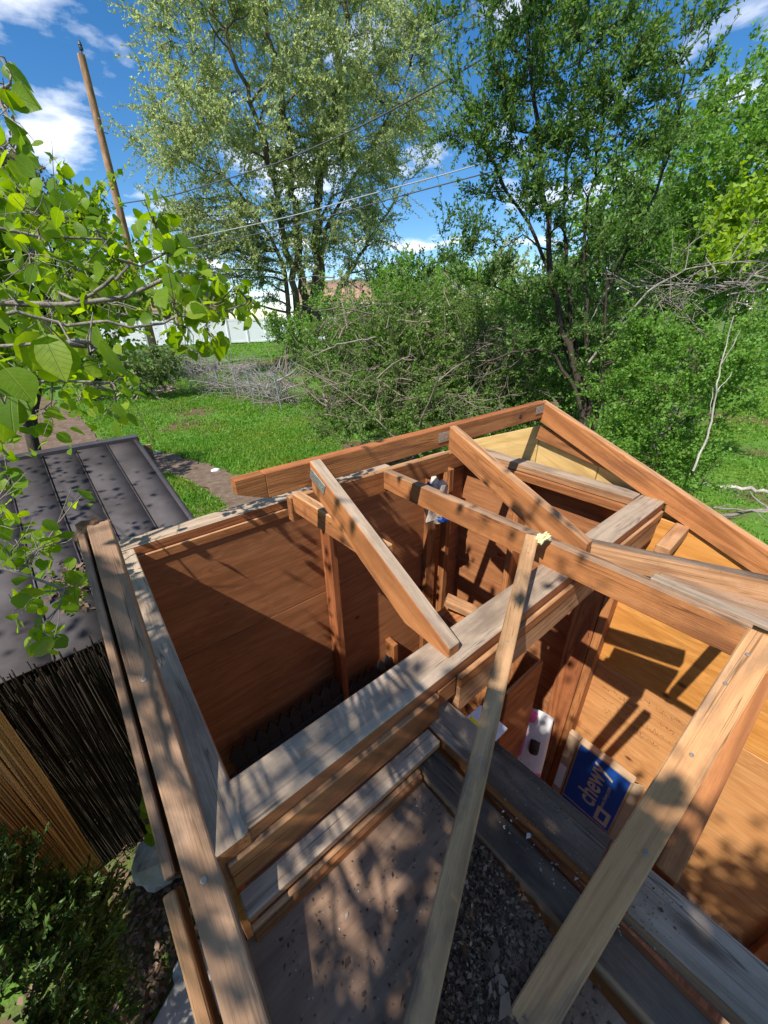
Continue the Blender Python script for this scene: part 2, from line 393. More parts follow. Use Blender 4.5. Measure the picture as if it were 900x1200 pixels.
def ground_mat():
    mt, t, b = new_mat('ground', 1.0, 0.1)
    c = N(t, 'ShaderNodeTexCoord').outputs['Object']
    n1 = noise(t, c, 0.5, 5, 0.6); n2 = noise(t, c, 9, 6, 0.65); n3 = noise(t, c, 60, 3)
    soil = ramp(t, n2, [(0.3, (0.085, 0.055, 0.035)), (0.6, (0.15, 0.10, 0.065)), (0.8, (0.22, 0.16, 0.11))])
    gr = ramp(t, n3, [(0.3, (0.06, 0.13, 0.018)), (0.7, (0.12, 0.24, 0.035))])
    f = thresh(t, n1, 0.40, 0.50)
    t.links.new(mixc(t, f, soil, gr), b.inputs['Base Color'])
    bump(t, b, n2, 0.6, 0.03)
    return mt
def dirt_mat():
    mt, t, b = new_mat('dirt', 1.0, 0.1)
    c = N(t, 'ShaderNodeTexCoord').outputs['Object']
    n2 = noise(t, c, 7, 7, 0.7)
    t.links.new(ramp(t, n2, [(0.3, (0.10, 0.065, 0.045)), (0.55, (0.17, 0.12, 0.085)), (0.75, (0.25, 0.19, 0.14))]), b.inputs['Base Color'])
    bump(t, b, n2, 0.7, 0.03)
    return mt
M['ground'] = ground_mat(); M['dirt'] = dirt_mat()

# ------------------------------------------------------------------ solid helpers
def board(name, p0, p1, w, h, mat, parent, top=None, up=None, bev=0.0025, end=None):
    """sawn board, p0..p1 along the middle of its upper face; w across, h deep; grain along local X"""
    p0, p1 = Vector(p0), Vector(p1)
    ln = (p1-p0).length
    bm = bmesh.new()
    bmesh.ops.create_cube(bm, size=1.0)
    bmesh.ops.scale(bm, vec=(ln, w, h), verts=bm.verts)
    bmesh.ops.translate(bm, vec=(0, 0, -h/2), verts=bm.verts)
    if bev:
        bmesh.ops.bevel(bm, geom=list(bm.edges), offset=bev, segments=1, profile=0.5, affect='EDGES')
    bm.normal_update()
    mats = [M[mat]]
    if top: mats.append(M[top])
    if end: mats.append(M[end])
    for f in bm.faces:
        if top and f.normal.z > 0.6: f.material_index = 1
        elif end and abs(f.normal.x) > 0.6: f.material_index = len(mats)-1
    o = link(name, bm_mesh(bm, name), mats, parent)
    x = (p1-p0).normalized(); z = Vector(up or (0, 0, 1)); z = (z-x*z.dot(x)).normalized(); y = z.cross(x)
    mt = Matrix((x, y, z)).transposed().to_4x4(); mt.translation = (p0+p1)/2
    place(o, mt)
    return o
def slab(name, lo, hi, mat, parent, bev=0.0015):
    lo, hi = Vector(lo), Vector(hi)
    bm = bmesh.new(); bmesh.ops.create_cube(bm, size=1.0)
    bmesh.ops.scale(bm, vec=hi-lo, verts=bm.verts)
    if bev: bmesh.ops.bevel(bm, geom=list(bm.edges), offset=bev, segments=1, profile=0.5, affect='EDGES')
    o = link(name, bm_mesh(bm, name), M[mat] if isinstance(mat, str) else mat, parent)
    place(o, Matrix.Translation((lo+hi)/2))
    return o
def profile_board(name, pts, x0, x1, mat, parent, top=None, skew=0.0, bev=0.002):
    """a board cut to a side profile pts (y, z), thickness x0..x1; grain along its length"""
    a, b_ = Vector((0, *pts[0])), Vector((0, *pts[1]))
    ln = (b_-a); ang = math.atan2(ln.z, ln.y)
    c = Vector(((x0+x1)/2, (pts[0][0]+pts[1][0])/2, (pts[0][1]+pts[1][1])/2))
    # local frame: X along pts0->pts1, Z up
    x = Vector((skew*abs(ln.y), ln.y, ln.z)).normalized(); z = Vector((0, -math.sin(ang), math.cos(ang)))
    if z.z < 0: z = -z
    y = z.cross(x)
    R = Matrix((x, y, z)).transposed()
    hw = (x1-x0)/2
    bm = bmesh.new(); lo, hi = [], []
    for (py, pz) in pts:
        d = Vector((0, py, pz)) - Vector((0, c.y, c.z))
        lx, lz = d.dot(Vector((0, math.cos(ang), math.sin(ang)))), d.dot(z)
        lo.append(bm.verts.new((lx, -hw, lz))); hi.append(bm.verts.new((lx, hw, lz)))
    n = len(pts)
    bm.faces.new(lo); bm.faces.new(hi[::-1])
    for i in range(n):
        bm.faces.new((lo[i], hi[i], hi[(i+1) % n], lo[(i+1) % n]))
    bmesh.ops.recalc_face_normals(bm, faces=bm.faces)
    if bev: bmesh.ops.bevel(bm, geom=list(bm.edges), offset=bev, segments=1, profile=0.5, affect='EDGES')
    bm.normal_update()
    mats = [M[mat]] + ([M[top]] if top else [])
    if top:
        for f in bm.faces:
            if f.normal.z > 0.85: f.material_index = 1
    o = link(name, bm_mesh(bm, name), mats, parent)
    mt = R.to_4x4(); mt.translation = c
    place(o, mt)
    return o
def lathe_mesh(name, prof, seg=12):
    bm = bmesh.new(); rings = []
    for (r, z) in prof:
        rings.append([bm.verts.new((r*math.cos(2*math.pi*k/seg), r*math.sin(2*math.pi*k/seg), z)) for k in range(seg)])
    for a, b_ in zip(rings, rings[1:]):
        for k in range(seg):
            bm.faces.new((a[k], a[(k+1) % seg], b_[(k+1) % seg], b_[k]))
    bm.faces.new(rings[0][::-1]); bm.faces.new(rings[-1])
    return bm_mesh(bm, name)
_screw = lathe_mesh('screw', [(0.0032, -0.002), (0.0036, 0.0), (0.0034, 0.001), (0.002, 0.0012), (0.0017, 0.0003)], 10)
_screw.materials.append(M['screw'])
def screw(parent, p, n=(0, 0, 1), s=1.0):
    o = bpy.data.objects.new('screw', _screw); COL.objects.link(o); o.parent = parent
    q = Vector(n).to_track_quat('Z', 'X').to_matrix().to_4x4(); q.translation = Vector(p)
    place(o, q @ Matrix.Scale(s, 4))
    return o

# ------------------------------------------------------------------ vegetation helpers
def unit(v):
    return v/np.maximum(np.linalg.norm(v, axis=-1, keepdims=True), 1e-9)
def tubes(paths, sides=5):
    """paths: list of (pts (n,3), radii (n,)) -> verts, quads"""
    vs, fs, off = [], [], 0
    ca = np.arange(sides)*2*math.pi/sides
    for pts, rad in paths:
        pts = np.asarray(pts, float); rad = np.asarray(rad, float); n = len(pts)
        t = np.gradient(pts, axis=0); t = unit(t)
        ref = np.where(np.abs(t[:, 2:3]) > 0.9, np.array([[1., 0, 0]]), np.array([[0, 0, 1.]]))
        a = unit(np.cross(t, ref)); b = np.cross(t, a)
        ring = pts[:, None, :] + rad[:, None, None]*(np.cos(ca)[None, :, None]*a[:, None, :] + np.sin(ca)[None, :, None]*b[:, None, :])
        vs.append(ring.reshape(-1, 3))
        i = np.arange(n-1)[:, None]*sides; k = np.arange(sides)[None, :]; k2 = (k+1) % sides
        q = np.stack([i+k, i+k2, i+sides+k2, i+sides+k], -1).reshape(-1, 4) + off
        fs.append(q); off += n*sides
    return np.concatenate(vs), np.concatenate(fs)
def tube_obj(name, paths, mat, parent=None, sides=5, kind=None):
    v, f = tubes(paths, sides)
    o = link(name, np_mesh(name, v, f), M[mat], parent, smooth=True)
    if kind: o['kind'] = kind
    return o
def leaf_obj(name, c, ax, ln, wd, mat, parent=None, kind='stuff', rng=RNG, flat=0.0):
    """many small pointed leaves: c (n,3) base points, ax (n,3) axes, ln, wd sizes"""
    n = len(c); ax = unit(ax)
    rnd = rng.normal(size=(n, 3)); rnd[:, 2] += flat*3
    side = unit(np.cross(ax, rnd)); nor = np.cross(side, ax)
    ln = np.broadcast_to(ln, (n,))[:, None]; wd = np.broadcast_to(wd, (n,))[:, None]
    v = np.empty((n, 4, 3))
    v[:, 0] = c
    v[:, 1] = c + ax*ln*0.45 + side*wd*0.5 + nor*wd*0.12
    v[:, 2] = c + ax*ln - nor*wd*0.18
    v[:, 3] = c + ax*ln*0.45 - side*wd*0.5 + nor*wd*0.12
    f = np.arange(n*4).reshape(n, 4)
    o = link(name, np_mesh(name, v.reshape(-1, 3), f), M[mat], parent)
    if kind: o['kind'] = kind
    return o
def wobble(p0, p1, n, amp, rng, sag=0.0):
    t = np.linspace(0, 1, n)[:, None]
    p = p0*(1-t) + p1*t
    w = rng.normal(size=(n, 3))*amp; w[0] = 0
    w = (w + np.roll(w, 1, 0))*0.7; w[0] = 0
    p = p + w*np.sin(t*math.pi*0.85)
    p[:, 2] += sag*np.sin(t[:, 0]*math.pi)
    return p
def twig_leaves(starts, dirs, lens, per, spread, rng, curl=0.25, droop=0.0):
    """twigs with leaves along them. returns twig paths, leaf base points, leaf axes"""
    paths, C, A = [], [], []
    for p, d, l in zip(starts, dirs, lens):
        n = 5; t = np.linspace(0, 1, n)[:, None]
        bend = rng.normal(size=3)*curl
        pts = p + d*l*t + bend*l*t*t*0.5
        pts[:, 2] -= droop*l*(t[:, 0]**2)
        paths.append(pts)
        k = max(2, int(per*l))
        u = rng.uniform(0.08, 1.0, k)
        c = np.stack([np.interp(u, t[:, 0], pts[:, j]) for j in range(3)], 1)
        tang = unit(pts[-1]-pts[0])
        a = tang*0.55 + unit(rng.normal(size=(k, 3)))*spread
        C.append(c + rng.normal(size=(k, 3))*0.006); A.append(a)
    return paths, np.concatenate(C), np.concatenate(A)
def nearest_on(paths, c, lower=True, minr=0.0):
    best, bp = 1e9, None
    for pts, rad in paths:
        d = np.linalg.norm(pts-c, axis=1)
        pen = d + (np.maximum(pts[:, 2]-c[2], 0)*2.5 if lower else 0)
        i = int(np.argmin(pen))
        if pen[i] < best: best, bp = pen[i], (pts[i], rad[i])
    return bp
def resample(pts, n):
    pts = np.asarray(pts, float)
    s = np.concatenate([[0], np.cumsum(np.linalg.norm(np.diff(pts, axis=0), axis=1))])
    u = np.linspace(0, s[-1], n)
    # smooth by cubic-ish averaging
    q = np.stack([np.interp(u, s, pts[:, j]) for j in range(3)], 1)
    for _ in range(2):
        q[1:-1] = (q[:-2]+2*q[1:-1]+q[2:])/4
    return q
def make_tree(name, label, cat, stems, clusters, leafmat, barkmat, leaf, per, twig_len, ntw, seed,
              group=None, droop=0.0, upbias=0.3, twig_r=0.003, branch_r=0.02, spread=0.8, curl=0.25, base=None):
    """stems: list of (points, r0, r1); clusters: (centre, radius); leaf = (length, width)"""
    rng = np.random.default_rng(seed)
    base = np.array(base if base is not None else stems[0][0][0], float)
    root = empty(name, tuple(base)); tag(root, label, cat, group)
    sp = []
    for pts, r0, r1 in stems:
        q = resample(pts, max(6, 4*len(pts))); q[1:] += rng.normal(size=(len(q)-1, 3))*r0*0.35
        sp.append((q, np.linspace(r0, r1, len(q))))
    br = []; tw_s, tw_d, tw_l = [], [], []
    for c, r in clusters:
        c = np.asarray(c, float)
        p, rad = nearest_on(sp + br[:len(br)//2], c)
        dist = np.linalg.norm(c-p)
        q = wobble(p, c, 7, dist*0.05, rng, sag=dist*0.06)
        br.append((q, np.linspace(min(rad*0.6, branch_r), twig_r*1.2, 7)))
        k = max(3, int(ntw*rng.uniform(0.6, 1.3)))
        off = rng.normal(size=(k, 3))*r*0.42
        st = c + off
        # start twigs from the branch's outer half
        u = rng.uniform(0.35, 1.0, k)
        bp = np.stack([np.interp(u, np.linspace(0, 1, 7), q[:, j]) for j in range(3)], 1)
        d = unit(unit(st-bp)*0.8 + unit(q[-1]-q[0])*0.4 + rng.normal(size=(k, 3))*0.35 + np.array([0, 0, upbias]))
        l = np.clip(np.linalg.norm(st-bp, axis=1)*1.1, twig_len*0.6, twig_len*2.2)*rng.uniform(0.7, 1.25, k)
        tw_s.append(bp); tw_d.append(d); tw_l.append(l)
    tp, C, A = twig_leaves(np.concatenate(tw_s), np.concatenate(tw_d), np.concatenate(tw_l), per, spread, rng, curl, droop)
    tube_obj('trunk', sp, barkmat, root, 8)
    tube_obj('branches', br, barkmat, root, 5, 'stuff')
    tube_obj('twigs', [(p, np.linspace(twig_r, twig_r*0.35, len(p))) for p in tp], barkmat, root, 3, 'stuff')
    n = len(C)
    sz = rng.uniform(0.6, 1.25, n)
    leaf_obj('crown', C, A, leaf[0]*sz, leaf[1]*sz, leafmat, root, 'stuff', rng)
    return root
def blob_clusters(ells, n, rng, shell=0.55, rad=(0.4, 0.8), gap=0.0):
    out_ = []
    vol = np.array([e[1][0]*e[1][1]*e[1][2] for e in ells]); vol = vol/vol.sum()
    for (c, s), v in zip(ells, vol):
        k = max(3, int(round(n*v)))
        d = unit(rng.normal(size=(k, 3))); rr = rng.uniform(shell**3, 1, k)**(1/3)
        for q in d*rr[:, None]*np.array(s):
            out_.append((np.array(c)+q, rng.uniform(*rad)))
    return out_

# ================================================================== the setting
def ground_sheet():
    a = np.concatenate([-np.geomspace(900, 40, 14), np.linspace(-36, 36, 73), np.geomspace(40, 900, 14)])
    X, Y = np.meshgrid(a, a, indexing='ij')
    Z = ground_h(X, Y) + 0.012*np.sin(X*2.1+Y*0.7)*np.cos(Y*1.7)*(np.hypot(X, Y) > 4) - 0.0
    v = np.stack([X, Y, Z], -1).reshape(-1, 3); n = len(a)
    i, j = np.meshgrid(np.arange(n-1), np.arange(n-1), indexing='ij')
    f = np.stack([i*n+j, (i+1)*n+j, (i+1)*n+j+1, i*n+j+1], -1).reshape(-1, 4)
    o = link('ground', np_mesh('ground', v, f), M['ground'], smooth=True); o['kind'] = 'structure'
ground_sheet()
def sheet(name, px, mat, dz=0.03, step=0.25):
    """a patch of ground laid over the ground sheet; outline px given as pixels"""
    P = np.array([on_ground(*p)[:2] for p in px])
    lo, hi = P.min(0), P.max(0)
    xs = np.arange(lo[0], hi[0]+step, step); ys = np.arange(lo[1], hi[1]+step, step)
    vs, idx, fs = [], {}, []
    def inside(x, y):
        c = False; j = len(P)-1
        for i in range(len(P)):
            if (P[i, 1] > y) != (P[j, 1] > y) and x < (P[j, 0]-P[i, 0])*(y-P[i, 1])/(P[j, 1]-P[i, 1])+P[i, 0]: c = not c
            j = i
        return c
    def vid(i, j):
        if (i, j) not in idx:
            x, y = xs[i]+random.uniform(-.3, .3)*step, ys[j]+random.uniform(-.3, .3)*step
            idx[(i, j)] = len(vs); vs.append((x, y, ground_h(x, y)+dz))
        return idx[(i, j)]
    for i in range(len(xs)-1):
        for j in range(len(ys)-1):
            if inside(xs[i]+step/2, ys[j]+step/2):
                fs.append((vid(i, j), vid(i+1, j), vid(i+1, j+1), vid(i, j+1)))
    o = link(name, np_mesh(name, vs, fs), M[mat], smooth=True); o['kind'] = 'structure'
    return inside
in_path = sheet('dirt_path', [(172, 532), (205, 533), (245, 545), (285, 560), (330, 580), (345, 640), (270, 640), (262, 590), (225, 566), (186, 552)], 'dirt', 0.03, 0.16)
in_yard = sheet('dirt_patch', [(-160, 470), (20, 455), (60, 470), (95, 490), (120, 515), (110, 545), (60, 580), (-160, 640)], 'dirt', 0.028, 0.3)

# ---------------------------------------------------------------- lawn
def scatter_grass(name, label, polys, density, h, seed, skip=(), mat='grass'):
    rng = np.random.default_rng(seed); pts = []
    for P, dens in polys:
        P = np.array(P); lo, hi = P.min(0), P.max(0)
        n = int(dens*np.prod(hi-lo)); q = rng.uniform(lo, hi, (n, 2))
        c = np.zeros(n, bool); j = len(P)-1
        for i in range(len(P)):
            k = ((P[i, 1] > q[:, 1]) != (P[j, 1] > q[:, 1])) & (q[:, 0] < (P[j, 0]-P[i, 0])*(q[:, 1]-P[i, 1])/(P[j, 1]-P[i, 1]+1e-9)+P[i, 0])
            c ^= k; j = i
        q = q[c]
        # thin patches
        s = np.sin(q[:, 0]*1.3+1)*np.cos(q[:, 1]*0.9)+np.sin(q[:, 0]*0.5-q[:, 1]*0.7)
        q = q[(s > -1.1) | (rng.random(len(q)) < 0.35)]
        pts.append(q)
    q = np.concatenate(pts)
    keep = np.array([not any(f(x, y) for f in skip) for x, y in q]) if skip else np.ones(len(q), bool)
    q = q[keep]
    nb = 4
    q = np.repeat(q, nb, 0) + rng.normal(size=(len(q)*nb, 2))*0.025
    d = np.hypot(q[:, 0], q[:, 1])
    c = np.column_stack([q, ground_h(q[:, 0], q[:, 1])])
    ax = rng.normal(size=(len(q), 3))*0.55; ax[:, 2] = 1
    hh = h*rng.uniform(0.5, 1.3, len(q))*(1+0.4*np.sin(q[:, 0]*2.2)*np.cos(q[:, 1]*1.6))
    o = leaf_obj(name, c, ax, hh, 0.012+0.0016*d, mat, None, 'stuff', rng)
    tag(o, label, 'grass'); return o
def gxy(*px): return [on_ground(*p)[:2] for p in px]
near = gxy((205, 640), (190, 560), (190, 520), (330, 500), (400, 520), (420, 600), (330, 660))
midl = gxy((110, 530), (70, 470), (200, 440), (380, 462), (420, 520), (300, 515), (190, 530))
farl = gxy((190, 452), (150, 398), (380, 398), (480, 420), (470, 470))
scatter_grass('lawn_grass', 'bright green lawn grass in the sun behind the open shed', [(near, 520), (midl, 170), (farl, 26)], 1, 0.085, 3, (in_path, in_yard))
rl = gxy((820, 720), (770, 560), (830, 480), (1000, 440), (1300, 560), (1200, 720))
scatter_grass('side_grass', 'smooth green grass at the right edge beyond the leafy bush', [(rl, 150)], 1, 0.06, 4)

# ================================================================== the shed
S = empty('wooden_shed', V(0.9, 0.9, -2.9))
tag(S, 'roofless wooden shed with bare rafters, plywood walls and grey weathered plates', 'shed')
WX = 1.84          # inner face of the right wall
# ---- plywood walls (inner faces), 15 mm sheets with open seams
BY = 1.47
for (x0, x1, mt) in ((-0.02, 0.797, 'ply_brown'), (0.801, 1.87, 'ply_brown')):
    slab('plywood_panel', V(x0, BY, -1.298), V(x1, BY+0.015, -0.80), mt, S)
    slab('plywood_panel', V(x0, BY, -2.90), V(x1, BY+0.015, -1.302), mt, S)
# right wall: lower pale sheets, upper orange sheets, yellow gable sheets
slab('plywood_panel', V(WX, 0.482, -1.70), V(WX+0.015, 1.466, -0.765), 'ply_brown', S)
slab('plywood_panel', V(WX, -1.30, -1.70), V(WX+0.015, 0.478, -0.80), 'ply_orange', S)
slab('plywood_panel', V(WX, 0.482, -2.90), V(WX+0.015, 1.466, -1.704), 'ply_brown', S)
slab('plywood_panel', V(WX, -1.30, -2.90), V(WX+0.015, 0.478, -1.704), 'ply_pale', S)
def gable(y0, y1, zt0, zt1, zb):
    profile_board('gable_panel', [(y0, zt0+CAMZ), (y1, zt1+CAMZ), (y1, zb+CAMZ), (y0, zb+CAMZ)], 1.873, 1.888, 'ply_yellow', S)
gable(1.02, 0.702, -0.52, -0.645, -0.86)
gable(0.698, 0.14, -0.645, -0.87, -0.92)
gable(1.024, 1.50, -0.52, -0.71, -0.86)
gable(0.136, -0.30, -0.872, -1.04, -1.10)
# left wall inner sheet
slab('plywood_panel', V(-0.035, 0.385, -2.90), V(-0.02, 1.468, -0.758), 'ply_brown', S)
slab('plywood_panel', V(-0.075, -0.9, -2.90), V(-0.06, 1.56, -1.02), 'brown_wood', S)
# floor of the shed
slab('floor_panel', V(-0.05, -1.3, -2.86), V(1.86, 1.49, -2.84), 'ply_deck', S)
# front wall of the bay at the right, out of sight below the eye
slab('plywood_panel', V(0.50, -1.33, -2.9), V(1.86, -1.31, -0.9), 'ply_brown', S)

# ---- studs
def stud(x0, x1, y0, y1, z0, z1, mat='fir', top=None):
    return board('stud', V((x0+x1)/2, (y0+y1)/2, z0), V((x0+x1)/2, (y0+y1)/2, z1), x1-x0, y1-y0, mat, S, up=(0, 1, 0)) if False else _stud(x0, x1, y0, y1, z0, z1, mat)
def _stud(x0, x1, y0, y1, z0, z1, mat):
    o = board('stud', V((x0+x1)/2, y1, z0), V((x0+x1)/2, y1, z1), x1-x0, y1-y0, mat, S, up=(0, 1, 0))
    return o
stud(0.775, 0.813, 1.382, 1.468, -2.84, -0.80, 'red_fir')
stud(1.49, 1.575, 1.432, 1.468, -2.84, -0.80, 'fir')
stud(1.17, 1.208, 1.382, 1.468, -2.84, -1.9, 'fir')
stud(-0.018, 0.02, 1.40, 1.468, -2.84, -0.80, 'red_fir')
stud(1.60, 1.638, 1.38, 1.43, -2.84, -0.80, 'fir')
stud(1.752, 1.838, 0.44, 0.478, -2.84, -0.89, 'fir')
stud(1.752, 1.838, 0.482, 0.60, -2.84, -0.89, 'red_fir')
stud(1.752, 1.838, 1.00, 1.038, -2.84, -0.80, 'fir')
stud(1.752, 1.838, -0.60, -0.562, -2.84, -0.80, 'fir')

# ---- top plates
board('top_plate', V(-0.03, 1.515, -0.72), V(1.252, 1.515, -0.72), 0.089, 0.038, 'red_fir', S, top='grey_wood')
board('top_plate', V(-0.03, 1.508, -0.7605), V(1.84, 1.508, -0.7605), 0.089, 0.038, 'fir', S, top='fir_pale')
board('top_plate', V(-0.007, 1.466, -0.722), V(-0.018, 0.383, -0.722), 0.084, 0.036, 'fir', S, top='grey_wood')
board('top_plate', V(-0.006, 1.458, -0.7605), V(-0.006, 0.42, -0.7605), 0.07, 0.038, 'red_fir', S)
# right wall double plate, with the flat weathered one above
board('top_plate', V(1.805, 1.47, -0.71), V(1.805, 0.487, -0.712), 0.089, 0.038, 'fir_pale', S, top='grey_wood')
board('top_plate', V(1.79, 1.46, -0.7505), V(1.79, 0.50, -0.7525), 0.089, 0.038, 'fir', S)
# ---- the cross header (middle beam): weathered flat plate over an edge board
hb = board('header_plate', V(0.022, 0.432, -0.72), V(1.852, 0.437, -0.713), 0.092, 0.038, 'red_fir', S, top='grey_wood')
board('header', V(-0.02, 0.400, -0.7605), V(0.455, 0.400, -0.7605), 0.045, 0.079, 'fir', S, top='fir_pale')
board('header', V(0.46, 0.409, -0.7605), V(0.522, 0.409, -0.7605), 0.045, 0.06, 'fir', S)
board('header', V(0.526, 0.412, -0.7605), V(1.83, 0.418, -0.757), 0.070, 0.036, 'fir', S, top='fir_pale')
board('header', V(0.528, 0.402, -0.799), V(1.81, 0.408, -0.795), 0.045, 0.089, 'fir_pale', S, top='fir_pale')
for x in (0.2, 0.33, 0.62, 0.95, 1.5):
    screw(hb, V(x, 0.44+0.02*math.sin(x*40), -0.7195), s=0.7)
# block behind the header end
board('block', V(1.60, 0.30, -0.80), V(1.835, 0.305, -0.79), 0.05, 0.05, 'fir_pale', S)

# ---- ridge and rafters
CZ = CAMZ
RY, RZ = 1.018, -0.391
ridge = board('ridge_board', V(0.375, RY, RZ), V(1.845, RY, RZ), 0.038, 0.077, 'fir', S, top='red_fir')
profile_board('ridge_tail', [(0, 0), (0.1, 0), (0.1, -0.01)], 0, 0.01, 'fir', S) if False else None
# tapered tail of the ridge at the left
def ridge_tail():
    bm = bmesh.new()
    pr = [(0.29, -0.3925), (0.374, -0.3915), (0.374, -0.467), (0.29, -0.432)]
    a = [bm.verts.new((x, RY-0.019, z+CZ)) for x, z in pr]; b = [bm.verts.new((x, RY+0.019, z+CZ)) for x, z in pr]
    bm.faces.new(a); bm.faces.new(b[::-1])
    for i in range(4): bm.faces.new((a[i], b[i], b[(i+1) % 4], a[(i+1) % 4]))
    bmesh.ops.recalc_face_normals(bm, faces=bm.faces)
    link('ridge_tail', bm_mesh(bm, 'ridge_tail'), M['fir'], S)
ridge_tail()
def rafter(x, pts, mat, top, skew=0.0, w=0.038):
    return profile_board('rafter', [(y, z+CZ) for y, z in pts], x-w/2, x+w/2, mat, S, top, skew)
Y0 = RY-0.0205
rA = rafter(0.535, [(Y0, -0.386), (0.412, -0.688), (0.412, -0.7185), (0.565, -0.7185), (Y0, -0.485)], 'fir', 'grey_wood')
rB = rafter(1.155, [(Y0, -0.390), (0.40, -0.650), (0.40, -0.712), (0.52, -0.712), (Y0, -0.483)], 'fir', 'fir_pale')
rC = rafter(1.845, [(Y0+0.02, -0.388), (-0.62, -1.055), (-0.60, -1.15), (0.382, -0.757), (0.382, -0.724), (0.475, -0.712), (Y0+0.02, -0.484)], 'fir', 'fir_pale', w=0.042)
# piece of the opposite rafter hanging below the first one
board('joist', V(0.590, 1.278, -0.605), V(0.590, 0.72, -0.585), 0.038, 0.08, 'fir', S, top='fir_pale')
# gable end rafters at the left: a rafter, a dark gap, the trim outside it
rL = board('rafter', V(-0.024, 1.02, -0.412), V(-0.073, -0.16, -0.985), 0.045, 0.09, 'brown_wood', S, top='brown_wood', end='dark_wood')
t1 = board('trim_board', V(-0.060, 1.015, -0.424), V(-0.088, 0.40, -0.722), 0.014, 0.09, 'brown_wood', S, end='dark_wood')
t2 = board('trim_board', V(-0.096, 0.395, -0.742), V(-0.112, -0.16, -1.02), 0.017, 0.09, 'painted_wood', S)
ROT = []
for y in (0.66, 0.37, 0.14):
    k = (1.02-y)/1.18
    screw(rL, V(-0.024-0.049*k, y, -0.412-0.573*k+0.0005), (0, -0.44, 0.9), 1.3)
for k_, (x_, y_, z_) in enumerate(((-0.024, 1.022, -0.428), (-0.055, 1.02, -0.438), (-0.038, 1.024, -0.420))):
    ROT.append((x_, y_, z_))
# ---- joists
joU = board('joist', V(0.565, 1.299, -0.626), V(1.47, 1.299, -0.640), 0.038, 0.105, 'fir', S, top='fir_pale')
joD = board('joist', V(1.045, 1.278, -0.628), V(1.045, -0.012, -0.631), 0.038, 0.089, 'fir', S, top='brown_wood')
board('joist', V(1.47, 1.44, -0.72), V(1.80, 1.44, -0.72), 0.038, 0.10, 'fir', S)
# weathered strip lying on the near end of the long joist
board('lath', V(1.066, 0.20, -0.621), V(1.066, -0.30, -0.624), 0.032, 0.012, 'grey_wood', S, top='grey_wood')
rE = board('rough_board', V(1.205, 0.53, -0.692), V(1.262, -0.03, -0.606), 0.03, 0.075, 'fir_pale', S, top='dark_wood')
board('plank', V(1.13, 0.20, -0.668), V(1.17, -0.06, -0.655), 0.105, 0.025, 'fir_pale', S, top='brown_wood')
board('rough_board', V(1.10, -0.10, -0.62), V(1.9, -0.05, -0.64), 0.03, 0.085, 'brown_wood', S)
board('gable_brace', V(1.857, 1.015, -0.515), V(1.857, 0.55, -0.60), 0.028, 0.07, 'fir', S)
# ---- loose looking boards nearest the eye
bG = board('brace_board', V(0.968, 0.497, -0.592), V(0.02, 0.045, -0.845), 0.037, 0.06, 'dirty_wood', S, top='dirty_wood', end='fir_pale')
bF = board('brace_board', V(0.905, -0.031, -0.553), V(0.16, 0.002, -0.925), 0.051, 0.036, 'painted_wood', S, top='painted_wood', up=(-0.1, 0, 1))
board('brace_board', V(1.02, -0.066, -0.715), V(0.55, -0.060, -0.846), 0.034, 0.06, 'fir', S)
for k in (0.08, 0.21, 0.36, 0.60):
    p = V(0.968, 0.497, -0.592).lerp(V(0.02, 0.045, -0.845), k)
    screw(bG, p + Vector((0.006, 0.002, 0.0008)), (-0.2, -0.1, 1), 1.0)
for k in (0.07, 0.16, 0.34, 0.55):
    p = V(0.905, -0.031, -0.553).lerp(V(0.16, 0.002, -0.925), k)
    screw(bF, p + Vector((0, 0.012*math.sin(9*k), 0.001)), (-0.25, 0, 1), 1.0)
# ---- dark plates of the lower deck
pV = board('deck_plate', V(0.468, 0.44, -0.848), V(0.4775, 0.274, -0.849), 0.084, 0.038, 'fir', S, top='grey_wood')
board('deck_plate', V(0.4776, 0.272, -0.849), V(0.492, 0.018, -0.850), 0.085, 0.038, 'fir', S, top='dark_wood')  # same plank, top darkened to stand for tree shade as well as dirt
board('deck_plate', V(0.386, 0.375, -0.873), V(0.425, -0.60, -0.876), 0.058, 0.038, 'brown_wood', S, top='dark_wood')
board('deck_plate', V(0.493, 0.015, -0.850), V(0.528, -0.60, -0.853), 0.088, 0.038, 'brown_wood', S, top='grey_wood')
board('shelf_board', V(-0.02, 0.355, -0.842), V(0.42, 0.357, -0.840), 0.040, 0.02, 'fir_pale', S, top='grey_wood')
board('deck_edge', V(-0.02, 0.3295, -0.862), V(0.352, 0.3315, -0.860), 0.009, 0.012, 'fir_pale', S)
board('deck_edge', V(-0.02, 0.324, -0.873), V(0.352, 0.326, -0.871), 0.010, 0.03, 'fir', S)
deck = slab('deck_panel', V(-0.045, -0.95, -0.909), V(0.354, 0.333, -0.895), 'ply_deck', S)
slab('plywood_panel', V(0.44, -0.7, -2.9), V(0.452, 0.40, -0.892), 'ply_brown', S)

